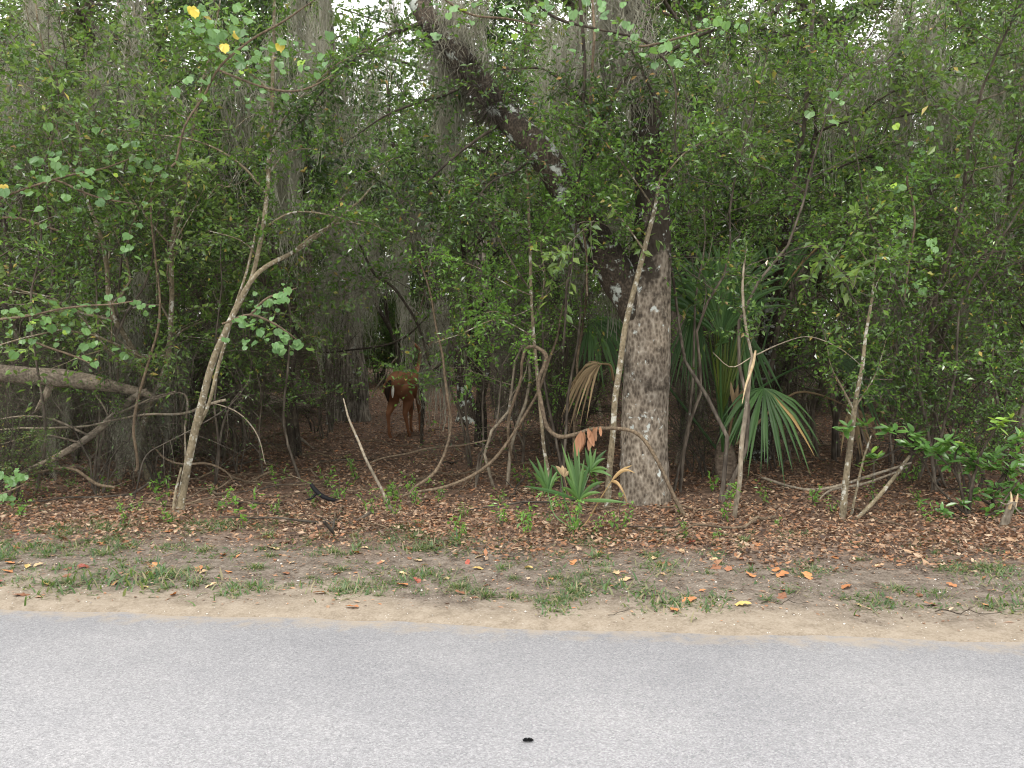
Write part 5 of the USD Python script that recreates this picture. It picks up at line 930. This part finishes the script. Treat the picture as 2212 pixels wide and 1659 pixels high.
# ------------------------------------------------------------------ the deer
def deer():
    import manifold3d as m3
    def ball(c, r): return m3.Manifold.sphere(r, 18).translate(list(map(float, c)))
    parts = []
    def bone(*js):
        for a, b in zip(js[:-1], js[1:]): parts.append(m3.Manifold.batch_hull([ball(a[:3], a[3]), ball(b[:3], b[3])]))
    bone((0, -.44, .80, .125), (0, -.3, .80, .165), (0, -.05, .78, .16), (0, .2, .76, .17), (0, .4, .77, .15), (0, .52, .83, .11), (0, .68, 1.06, .075), (0, .74, 1.19, .07))
    bone((0, -.3, .76, .15), (0, 0, .72, .15), (0, .3, .68, .15))
    bone((0, .74, 1.19, .075), (0, .84, 1.16, .055), (0, .97, 1.09, .034))
    for sx in (-1, 1):
        bone((sx * .05, .72, 1.24, .018), (sx * .11, .7, 1.31, .03), (sx * .16, .69, 1.37, .008))
    bone((-.075, -.38, .72, .12), (-.09, -.24, .54, .08), (-.09, -.45, .36, .034), (-.09, -.43, .22, .022), (-.09, -.42, .09, .021), (-.09, -.37, .02, .022))
    bone((.075, -.34, .72, .12), (.09, -.12, .55, .08), (.09, -.27, .36, .034), (.09, -.2, .22, .022), (.09, -.14, .09, .021), (.09, -.09, .02, .022))
    for sx, dy in ((-1, .05), (1, -.04)):
        bone((sx * .08, .38, .68, .095), (sx * .09, .34 + dy, .5, .05), (sx * .09, .38 + dy, .29, .028), (sx * .09, .37 + dy, .09, .02), (sx * .09, .41 + dy, .02, .022))
    mm = parts[0]
    for p in parts[1:]: mm = mm + p
    mm = mm.refine_to_length(0.025); k = mm.to_mesh()
    tm = trimesh.Trimesh(np.array(k.vert_properties[:, :3]), np.array(k.tri_verts), process=True); trimesh.smoothing.filter_taubin(tm, iterations=14)
    g = gp(861, 950)
    t = thing('deer', 'reddish-brown deer seen from behind, walking off into the wood', 'deer', (g[0] + .1, g[1] + .12, float(H(g[0], g[1])) - 0.01), (0, 0, -0.26), 1.04)
    obj('body', tm, M['deer'], t, smooth=True)
    def tail(y, w, m, nm, ln=1.0):
        P = np.array([[-.005, -.545, .84], [-.012, -.60, .79], [-.02, -.625, .70], [-.02, -.615, .62], [-.018, -.60, .54 + .06 * (1 - ln)]]); P[:, 1] -= y
        v, f = tubes(spline(P, 10), np.array([.02, .036, .046, .05, .05, .046, .04, .03, .02, .006]) * w, 9); 
        return obj(nm, (v, f), M[m], t, smooth=True)
    tail(0.012, 0.8, 'deer_dark', 'tail', 1.0)
    v, f = tubes(spline(np.array([[.03, -.545, .78], [.035, -.575, .70], [.03, -.57, .60]]), 8), np.array([.006, .014, .018, .02, .02, .018, .012, .005]), 9)
    obj('white_rump_patch', (v, f), M['deer_white'], t, smooth=True)
    for sx in (-1, 1):
        e = trimesh.creation.icosphere(1, 0.014); e.apply_translation([sx * .055, .83, 1.195]); obj('eye', e, M['deer_dark'], t, smooth=True)
    n_ = trimesh.creation.icosphere(1, 0.022); n_.apply_translation([0, .995, 1.085]); obj('nose', n_, M['deer_dark'], t, smooth=True)
deer()
wood('mossy_sapling', 'dark snapped sapling wrapped in moss, right in front of the deer', 'tree', [
    ('trunk', [(912, 945, 12.4), (914, 880), (910, 820), (917, 770), (925, 700), (920, 610)], [12, 14, 15, 12, 9, 5], dict(n=9, rough=0.4, freq=14, ground=True, wob=0.05, leafy=True))], 'limb_bark', seed=351, foliage=dict(SPRAY, n_tw=5, mat='holly'))

# ------------------------------------------------------------------ hanging moss
def moss_clump(seed, n, wid, ln):
    r = np.random.default_rng(seed); k = 7
    z0 = r.normal(size=n) * 0.12 + 0.16 * np.sin(r.uniform(0, 6, n) * 2); x0 = r.normal(size=n) * wid * 0.4; y0 = r.normal(size=n) * 0.07
    L = ln * (0.25 + 0.75 * r.random(n)**1.3) * np.exp(-(x0 / wid)**2)
    u = np.linspace(0, 1, k)
    ph, am = r.uniform(0, 6.28, (2, n, 1)), r.uniform(0.01, 0.045, (n, 1))
    Xs = x0[:, None] * (1 - 0.25 * u) + am * np.sin(u * r.uniform(6, 16, (n, 1)) + ph[0]); Ys = y0[:, None] + am * np.cos(u * r.uniform(6, 16, (n, 1)) + ph[1])
    Z = z0[:, None] - L[:, None] * u
    P = np.stack([Xs, Ys, Z], -1); sd = rdirs(r, n)[:, None, :] * [1, 1, 0.2]; w = r.uniform(0.0018, 0.004, (n, 1, 1)) * np.ones((1, k, 1))
    V = np.stack([P - sd * w, P + sd * w], 2).reshape(-1, 3)
    b = (np.arange(n) * 2 * k)[:, None, None]; i = np.arange(k - 1)[None, :, None] * 2
    F = np.concatenate([b + i + [0, 1, 3], b + i + [0, 3, 2]], 1).reshape(-1, 3)
    return V, F
MOSS = [moss_clump(1, 170, 0.13, 0.7), moss_clump(2, 190, 0.3, 0.5), moss_clump(3, 150, 0.09, 1.1)]
moss_first = {}
def moss(px, py, Y, sc, kind, label='wisp of grey moss hanging from the branches', group='grey moss hanging among the branches'):
    p = at(px, py, Y); r = np.random.default_rng(abs(int(px * 7 + py)))
    if kind not in moss_first:
        t = thing('hanging_moss', label, 'moss', p, (0, 0, r.uniform(0, 6)), sc, group); tag(obj('strands', MOSS[kind], M['moss'], t), kind='stuff'); moss_first[kind] = t
    else: dup(moss_first[kind], p, (0, 0, r.uniform(0, 6)), sc, label, group, 'moss')
r_ = np.random.default_rng(31)
for (cx, cy, sx, sy, n, Y0, Y1, k0, k1), where in zip([(270, 690, 80, 50, 14, 9.5, 11, 0.6, 1.0), (350, 790, 60, 40, 10, 9.4, 11, 0.6, 0.9), (265, 925, 25, 15, 5, 9.1, 9.4, 0.4, 0.6), (120, 890, 60, 30, 6, 9.2, 10, 0.4, 0.6), (640, 320, 50, 120, 10, 9, 12, 0.7, 1.2),
        (780, 450, 70, 150, 16, 11, 15, 0.8, 1.3), (900, 480, 60, 120, 14, 10.5, 14, 0.8, 1.2), (950, 80, 40, 50, 9, 8.9, 9.5, 0.8, 1.3), (1180, 200, 80, 90, 10, 11, 15, 0.8, 1.4), (1330, 300, 40, 150, 10, 9.2, 10, 0.7, 1.1),
        (1060, 560, 60, 70, 8, 11, 15, 0.8, 1.2), (1230, 620, 60, 60, 6, 11, 14, 0.7, 1.1), (700, 560, 60, 80, 8, 12, 16, 0.8, 1.2), (2000, 200, 120, 120, 10, 11, 16, 0.9, 1.4), (250, 150, 130, 100, 14, 10, 15, 0.9, 1.4), (60, 250, 80, 150, 8, 11, 15, 0.9, 1.4), (1700, 620, 160, 80, 8, 11, 15, 0.7, 1.1), (2090, 650, 70, 40, 6, 9.6, 11, 0.6, 0.9), (1290, 50, 50, 40, 6, 8.8, 9.2, .7, 1.2), (560, 560, 90, 90, 8, 11, 14, .8, 1.2), (170, 110, 110, 70, 10, 8.8, 10.5, .8, 1.3), (620, 110, 60, 90, 9, 8.8, 10.5, .9, 1.4), (1010, 130, 50, 50, 8, 8.6, 9.2, .8, 1.2), (1290, 160, 70, 90, 9, 8.4, 9.2, .8, 1.3), (1560, 130, 90, 80, 6, 9, 10.5, .8, 1.2), (1930, 120, 90, 70, 8, 9, 10.5, .8, 1.3), (2140, 230, 60, 100, 7, 9, 10.5, .8, 1.3)], ['at the left over the fallen trunk', 'at the left behind the end of the fallen trunk', 'under the fallen limb', 'at the far left below the fallen trunk', 'beside the upright stem of the leaning sapling', 'above the deer', 'left of the lichen-covered leaning trunk', 'from the upper end of the lichen limb', 'behind the middle of the lichen limb', 'from the upright oak stem', 'above the looping vine', 'left of the dead palm frond', 'before the broad grey oak', 'under the far bent oak limbs', 'in the upper left treetops', 'at the upper left edge', 'above the fan palm', 'at the right above the bay bush', 'beside the dark hanging vine', 'behind the leaning sapling', 'in front of the upper left leaves', 'left of the lichen limb, high up', 'in front of the upper lichen limb', 'in front of the hanging vines', 'high above the fan palm', 'in front of the upper right branches', 'at the upper right edge']):
    for _ in range(n): moss(cx + r_.normal() * sx, cy + r_.normal() * sy, r_.uniform(Y0, Y1), r_.uniform(k0, k1), int(r_.integers(0, 3)), f'wisp of grey moss hanging {where}', f'grey moss hanging {where}')
for px, py, sc, lb in [(918, 690, 1.15, 'long grey moss hanging right in front of the deer'), (925, 800, 0.9, 'short grey moss beside the front of the deer'), (258, 905, 0.8, 'thick moss hanging under the fallen limb, left of two'), (285, 925, 0.75, 'thick moss hanging under the fallen limb, right of two')]:
    moss(px, py, 12.3 if px > 800 else 9.0, sc * (1 if px > 800 else 0.8), 0, lb, None)
# matted moss tufts on the lichen limb
mt = [(1040, 185, 8.65), (1010, 150, 8.7), (1075, 215, 8.6), (985, 120, 8.8), (1060, 240, 8.55), (950, 70, 8.9)]
for i, (px, py, Y) in enumerate(mt):
    r = np.random.default_rng(600 + i); n = 420; d = rdirs(r, n); c = at(px, py, Y)
    pos = c + d * np.array([0.13, 0.1, 0.09]) * (r.random((n, 1))**0.4)
    moss_t = obj('moss_mat', leafquads(pos, d + rdirs(r, n) * 0.8 + [0, 0, -0.4], rdirs(r, n), r.uniform(0.05, 0.16, n), np.full(n, 0.006)), M['twig'])
    tag(moss_t, ['brown moss mat on the lichen limb, below the topmost bend', 'brown moss mat in the middle of the lichen limb', 'brown moss mat lowest but one on the lichen limb', 'brown moss mat near the upper end of the lichen limb', 'lowest brown moss mat on the lichen limb', 'topmost brown moss mat on the lichen limb'][i], 'moss')

# ------------------------------------------------------------------ the floor: litter, fallen leaves, grass, seedlings, sticks, grit
def litter():
    r = np.random.default_rng(8); N = 270000
    y = 5.8 + 26 * r.random(N)**1.55; x = r.uniform(-0.62, 0.62, N) * (y + 1.5)
    d = y - ES * x - E0
    lim = 1.85 + 0.5 * (meshkit.fbm(np.stack([x * 1.1, y * 1.1, x * 0], -1), 3, 4) - 0.5) * 2
    k = r.random(N) < np.clip((d - lim + 0.6) / 0.8, 0.0, 1.0)**1.6
    dr = meshkit.fbm(np.stack([x * 1.6, y * 1.6, x * 0 + 5], -1), 3, 14)
    k &= r.random(N) < np.clip((dr - 0.22) * 4.5, 0.4, 1.0)
    x, y, dr = x[k], y[k], dr[k]; n = len(x)
    z = H(x, y) + r.uniform(0.004, 0.035, n) * (0.6 + 1.2 * dr)
    az = r.uniform(0, 2 * PI, n); dirs = np.stack([np.cos(az), np.sin(az), r.normal(size=n) * 0.22], -1)
    nr = np.stack([r.normal(size=n) * 0.6, r.normal(size=n) * 0.6, np.ones(n)], -1)
    L = r.uniform(0.018, 0.054, n) * np.where(r.random(n) < 0.15, 1.5, 1.0); Wd = L * r.uniform(0.26, 0.55, n)
    dirs, nr = unit(dirs), unit(nr); sd = unit(np.cross(dirs, nr)); nr = np.cross(sd, dirs); o = np.stack([x, y, z], -1)
    c1, c2 = r.uniform(-0.3, 0.5, (2, n, 1)); f1 = r.uniform(-0.5, 0.6, (n, 1)); Lc, Wc = L[:, None], Wd[:, None]
    V = np.stack([o - dirs * Lc * 0.5 + nr * c1 * Lc * 0.5, o - sd * Wc * 0.5 + nr * f1 * Wc * 0.5 + dirs * Lc * 0.05, o + sd * Wc * 0.5 + nr * f1 * Wc * 0.5 - dirs * Lc * 0.05, o + dirs * Lc * 0.5 + nr * c2 * Lc * 0.5], 1).reshape(-1, 3)
    b = np.arange(n)[:, None] * 4
    return V, np.vstack([b + [0, 2, 1], b + [1, 2, 3]])
tag(obj('leaf_litter', litter(), M['litter']), 'layer of brown dead leaves covering the forest floor', 'leaf litter', kind='stuff')

def bits():
    r = np.random.default_rng(28); n = 9500
    x = r.uniform(-4.6, 4.6, n); d = 0.15 + 2.3 * r.random(n)**0.7; y = d + E0 + ES * x
    az = r.uniform(0, 2 * PI, n); L = r.uniform(0.008, 0.035, n) * (1 + (r.random(n) < 0.06))
    return leafquads(np.stack([x, y, H(x, y) + r.uniform(0.002, 0.008, n)], -1), np.stack([np.cos(az), np.sin(az), r.normal(size=n) * 0.15], -1), np.stack([r.normal(size=n) * 0.35, r.normal(size=n) * 0.35, np.ones(n)], -1), L, L * r.uniform(0.12, 0.55, n), 0.1)
tag(obj('verge_litter', bits(), M['litter']), 'crumbs of dead leaf and twig strewn over the sandy verge', 'leaf litter', kind='stuff')

def grit():
    r = np.random.default_rng(18); n = 2600
    x = r.uniform(-4.6, 4.6, n); d = r.uniform(-0.05, 2.3, n); y = d + E0 + ES * x
    s = r.uniform(0.0012, 0.0042, n) * (1 + 1.2 * (r.random(n) < 0.05)); c = np.stack([x, y, H(x, y) + s * 0.4], -1)
    o = np.array([[1, 0, 0], [-1, 0, 0], [0, 1, 0], [0, -1, 0], [0, 0, 0.8], [0, 0, -0.8]], float)
    V = c[:, None] + o[None] * s[:, None, None] * r.uniform(0.6, 1.4, (n, 6, 1))
    F = np.array([[0, 2, 4], [2, 1, 4], [1, 3, 4], [3, 0, 4], [2, 0, 5], [1, 2, 5], [3, 1, 5], [0, 3, 5]])
    return V.reshape(-1, 3), (F[None] + (np.arange(n) * 6)[:, None, None]).reshape(-1, 3)
tag(obj('shell_grit', grit(), M['pebble']), 'pale grit and shell bits strewn over the verge', 'grit', kind='stuff')

def oak_dead(seed):
    r = np.random.default_rng(seed); a = np.linspace(-1, 1, 7)
    out = []
    for s in (-1, 1):
        for u, w in ((0.12, .1), (0.3, .24), (0.42, .17), (0.6, .3), (0.74, .2), (0.88, .2)): out.append((u, s * w * r.uniform(0.75, 1.2)))
    L = [(0, 0)] + out[:6] + [(1, 0)] + out[6:][::-1]
    P = np.array([(u, w, 0) for u, w in L]); curl = r.uniform(-0.25, 0.5)
    P[:, 2] = curl * P[:, 1]**2 * 2 + 0.12 * np.sin(P[:, 0] * PI) * r.uniform(-0.3, 1.2) + 0.03 * r.normal(size=len(P))
    mid = np.array([(0.3, 0, 0.02), (0.6, 0, 0.03)]); V = np.vstack([P, mid]); n = len(P)
    F = []
    for i in range(n):
        j = (i + 1) % n; um = (P[i, 0] + P[j, 0]) / 2; F.append([i, j, n if um < 0.45 else n + 1])
    F += [[3, n, n + 1], [n + 1, n, 11]]
    V[:, 0] -= 0.5; V[:, 2] += 0.04
    return V * 0.085, np.array(F)
r_ = np.random.default_rng(99)
LK = [('leaf_orange', 'orange'), ('leaf_red', 'red'), ('leaf_tan', 'tan'), ('leaf_yellow', 'yellow'), ('leaf_brown', 'brown')]
lf_first = {}
def fallen(x, y, kind, sc, lab, grp):
    key = (kind, int(r_.integers(0, 2))); loc, rot = (x, y, float(H(x, y)) + 0.006), (r_.normal() * 0.2, r_.normal() * 0.2, r_.uniform(0, 6.28))
    if key not in lf_first:
        t = thing('fallen_leaf', lab, 'leaf', loc, rot, sc, grp); obj('blade', oak_dead(kind * 5 + key[1]), M[LK[kind][0]], t); lf_first[key] = t
    else: dup(lf_first[key], loc, rot, sc, lab, grp)
for px, py, kd, sc in [(760, 1318, 0, 1.0), (375, 1290, 0, 1.0), (365, 1248, 2, 1.0), (312, 1275, 3, 1.0), (100, 1266, 3, 1.1), (60, 1232, 3, 1.0), (22, 1222, 0, 1.1), (180, 1232, 1, 1.0), (45, 1290, 4, 1.2), (1690, 1250, 0, 1.5), (1620, 1248, 0, 1.3), (1745, 1252, 0, 1.6), (1830, 1275, 0, 1.3), (1490, 1302, 0, 1.3), (1455, 1320, 0, 1.2), (1605, 1315, 3, 1.2), (1560, 1170, 2, 1.2), (1420, 1185, 3, 1.1), (495, 1105, 0, 1), (430, 1238, 0, 1.0), (900, 1260, 1, .9), (870, 1270, 0, 1.1), (690, 1288, 0, 1), (590, 1190, 2, 1.5), (1265, 1150, 3, .9), (1810, 1420, 4, .8)]:
    g = gp(px, py); fallen(g[0], g[1], kd, sc, f'{LK[kd][1]} dead leaf lying on the open sandy verge', f'{LK[kd][1]} dead leaves on the sandy verge')
for _ in range(150):
    d = 0.35 + 1.7 * r_.random()**0.75; x = r_.uniform(-4.1, 3.9); kd = int(r_.choice(5, p=[.26, .06, .26, .06, .36]))
    fallen(x, d + E0 + ES * x, kd, r_.uniform(0.45, 1.15), f'{LK[kd][1]} dead leaf lying on the open sandy verge', f'{LK[kd][1]} dead leaves on the sandy verge')

def tuft(seed, n, h, spread):
    r = np.random.default_rng(seed); k = 4; u = np.linspace(0, 1, k)
    az = r.uniform(0, 2 * PI, n); tilt = r.uniform(0.45, 1.5, n); L = h * r.uniform(0.45, 1.15, n)
    o = np.stack([r.normal(size=n) * spread, r.normal(size=n) * spread, np.zeros(n) - 0.005], -1)
    hd = np.stack([np.cos(az), np.sin(az), np.zeros(n)], -1); 
    t0 = tilt[:, None] * (0.55 + 0.75 * u)
    P = o[:, None] + hd[:, None] * (L[:, None] * u * np.sin(t0))[..., None]; P[..., 2] += L[:, None] * u * np.cos(t0)
    sd = np.stack([-np.sin(az), np.cos(az), np.zeros(n)], -1)[:, None]; w = (r.uniform(0.0026, 0.0056, n)[:, None] * np.array([1, 0.95, 0.7, 0.06]))[..., None]
    V = np.stack([P - sd * w, P + sd * w], 2).reshape(-1, 3); b = (np.arange(n) * 2 * k)[:, None, None]; i = np.arange(k - 1)[None, :, None] * 2
    return V, np.concatenate([b + i + [0, 1, 3], b + i + [0, 3, 2]], 1).reshape(-1, 3)
TU = [tuft(1, 80, 0.085, 0.035), tuft(2, 60, 0.065, 0.05), tuft(3, 110, 0.065, 0.08), tuft(4, 36, 0.1, 0.02), tuft(5, 170, 0.085, 0.09)]
tu_first = {}
def grass(x, y, k, sc, lab, grp=None):
    loc, rot = (x, y, float(H(x, y)) - 0.004), (0, 0, r_.uniform(0, 6.28))
    if k not in tu_first:
        t = thing('grass_tuft', lab, 'grass', loc, rot, sc, grp); tag(obj('blades', TU[k], M['grass'], t), kind='stuff'); tu_first[k] = t
    else: dup(tu_first[k], loc, rot, sc, lab, grp)
BIG = [(160, 1268, 4, 1.0, 'wide bluish grass tuft on bare sand at the far left, nearest the road'), (318, 1258, 4, 1.25, 'largest grass tuft on the verge, left of a tan leaf'), (500, 1280, 2, 1.0, 'grass tuft nearest the asphalt left of centre'),
       (240, 1193, 2, 1.2, 'grass tuft behind the widest bluish tuft'), (62, 1186, 4, 0.9, 'grass tuft at the left edge of the verge beside leaf litter'), (1430, 1306, 4, 0.9, 'low spreading grass tuft beside two orange leaves right of centre'), (1352, 1278, 2, 1.2, 'upright grass tuft in line with the big oak'), (1292, 1210, 3, 1.1, 'lone upright grass tuft in grey dirt below the small palm'),
       (1200, 1325, 1, 1.0, 'small grass tuft isolated on the sand by the asphalt near the centre'), (985, 1180, 3, 1.3, 'tall grass tuft at the edge of the leaf litter right of centre-left'), (1540, 1306, 2, 1.0, 'grass tuft beside a yellow leaf at the sand edge'), (2170, 1312, 1, 1.1, 'grass tuft near the right edge of the verge')]
for px, py, k, sc, lb in BIG:
    g = gp(px, py); grass(g[0], g[1], k, sc * 1.3, lb)
for _ in range(620):
    x = r_.uniform(-4.2, 4.0); d = r_.uniform(0.42, 2.5); w = meshkit.noise(np.array([[x * 0.9, d * 1.4, 0.5]]), 3)[0]
    if w < 0.3 or r_.random() > (0.62 if x < 0.9 else 0.3) * (0.35 + w): continue
    y = d + E0 + ES * x
    z_ = 'at the sandy edge near the road' if d < 0.9 else 'in the middle of the dirt verge' if d < 1.6 else 'where the verge meets the leaf litter'
    grass(x, y, int(r_.integers(0, 5)), r_.uniform(0.4, 1.05), f'small grass tuft {z_}', f'small grass tufts {z_}')
def weeds():
    r = np.random.default_rng(38); N = 34000
    x = r.uniform(-4.6, 4.4, N); d = r.uniform(0.5, 3.2, N)
    w = meshkit.fbm(np.stack([x * 2.4, d * 2.4, x * 0], -1), 3, 21) + np.where(x < 0.9, 0.05, -0.04) - 0.05 * np.abs(d - 1.6)
    k = r.random(N) < np.clip((w - 0.52) * 4, 0, 0.7); x, d = x[k], d[k]; n = len(x); y = d + E0 + ES * x
    az = r.uniform(0, 2 * PI, n); up = r.uniform(0.1, 1.1, n); L = r.uniform(0.012, 0.05, n)
    return leafquads(np.stack([x, y, H(x, y)], -1), np.stack([np.cos(az), np.sin(az), up], -1), np.stack([r.normal(size=n) * 0.4, r.normal(size=n) * 0.4, np.ones(n)], -1), L, L * np.where(r.random(n) < 0.6, 0.13, 0.4), 0.1)
tag(obj('verge_weeds', weeds(), M['grass']), 'sparse low weeds and short grass blades over the dirt verge', 'grass', kind='stuff')
def sprout(seed, n, h):
    r = np.random.default_rng(seed); ns = 3 + seed % 3; P = np.zeros((ns, 5, 3)); u = np.linspace(0, 1, 5)
    for i in range(ns):
        a = r.uniform(0, 6.28); P[i] = np.outer(u, [math.cos(a) * 0.35 * h, math.sin(a) * 0.35 * h, h * r.uniform(0.6, 1.0)])
    v, f = tubes(P, np.full((ns, 5), 0.002), 3, cap=False)
    i = r.integers(0, ns, n); k = r.integers(1, 5, n); pos = P[i, k] + r.normal(size=(n, 3)) * 0.008
    dr = rdirs(r, n) + [0, 0, 0.25]
    return (v, f), leafquads(pos, dr, rdirs(r, n) * 0.5 + [0, 0, 1], r.uniform(0.025, 0.06, n), r.uniform(0.014, 0.026, n))
sp_first = {}
def seedling(x, y, k, sc, lab, grp):
    loc, rot = (x, y, float(H(x, y)) - 0.004), (0, 0, r_.uniform(0, 6.28))
    if k not in sp_first:
        t = thing('seedling', lab, 'plant', loc, rot, sc, grp); a, b = sprout(k, 26 + 8 * k, 0.16 + 0.05 * k); obj('stem', a, M['twig'], t); obj('leaves', b, M['holly_bright'], t); sp_first[k] = t
    else: dup(sp_first[k], loc, rot, sc, lab, grp)
for _ in range(85):
    y = r_.uniform(6.6, 9.6); x = r_.uniform(-0.58, 0.58) * y; d = y - ES * x - E0
    if d < 1.9 or (x > 0.6 and r_.random() < 0.4): continue
    seedling(x, y, int(r_.integers(0, 4)), r_.uniform(0.5, 1.3), f'small green seedling in the dead leaves, {zone(x, y)}', f'seedlings in the leaf litter, {zone(x, y)}')
# dead sticks lying about
def stick(seed):
    r = np.random.default_rng(seed); n = 9; u = np.linspace(-0.5, 0.5, n); P = np.stack([u, 0.06 * np.cumsum(r.normal(size=n)) * 0.4, 0.03 * np.abs(r.normal(size=n))], -1)
    mb = MB().add(*tubes(spline(P, 14), np.linspace(0.011, 0.004, 14), 6)); b = P[4]; e = b + [0.25, 0.16 * (1 if seed % 2 else -1), 0.05]
    mb.add(*tubes(np.linspace(b, e, 5), np.linspace(0.006, 0.002, 5), 5)); return mb.mesh()
st_first = {}
for i in range(130):
    y = r_.uniform(7.0, 15); x = r_.uniform(-0.6, 0.6) * y
    if y - ES * x < E0 + 2.1: continue
    k = int(r_.integers(0, 5)); loc, rot, sc = (x, y, float(H(x, y)) + 0.02), (0, r_.normal() * 0.09, r_.uniform(0, 6.28)), r_.uniform(0.4, 1.5)
    if k not in st_first:
        t = thing('fallen_stick', f'dead stick on the leaf litter, {zone(x, y)}', 'stick', loc, rot, sc, f'dead sticks on the forest floor, {zone(x, y)}'); obj('wood', stick(k), M['twig' if k % 2 else 'vine_bark'], t, smooth=True); st_first[k] = t
    else: dup(st_first[k], loc, rot, sc, f'dead stick on the leaf litter, {zone(x, y)}', f'dead sticks on the forest floor, {zone(x, y)}')
for px, py, L, a, lb in [(1330, 1327, 0.16, 0.9, 'short crooked twig on the sand at the road edge near the centre'), (1700, 1312, 0.26, 0.05, 'straight dark stick lying along the sand at the right'), (2090, 1330, 0.3, -0.1, 'thin branched twig on the sand near the right edge')]:
    g = gp(px, py); t = thing('fallen_stick', lb, 'stick', (g[0], g[1], float(g[2]) + 0.004), (0, 0, a), L * 1.2); obj('wood', stick(7 + px % 3), M['dark_bark'], t, smooth=True)
# squashed black scrap on the asphalt
g = gp(1140, 1613); t = thing('black_scrap', 'small black squashed scrap on the asphalt near the bottom', 'debris', (g[0], g[1], 0.02))
for dx, dy, r0 in ((-.009, 0, .0055), (.004, .002, .0042), (.0115, -.002, .004)):
    s = trimesh.creation.icosphere(2, r0); s.vertices *= [1.2, 1, 0.45]; s.vertices += 0.003 * np.random.default_rng(3).normal(size=s.vertices.shape); s.apply_translation([dx, dy, 0.008]); obj('lump', s, M['char'], t, smooth=True)
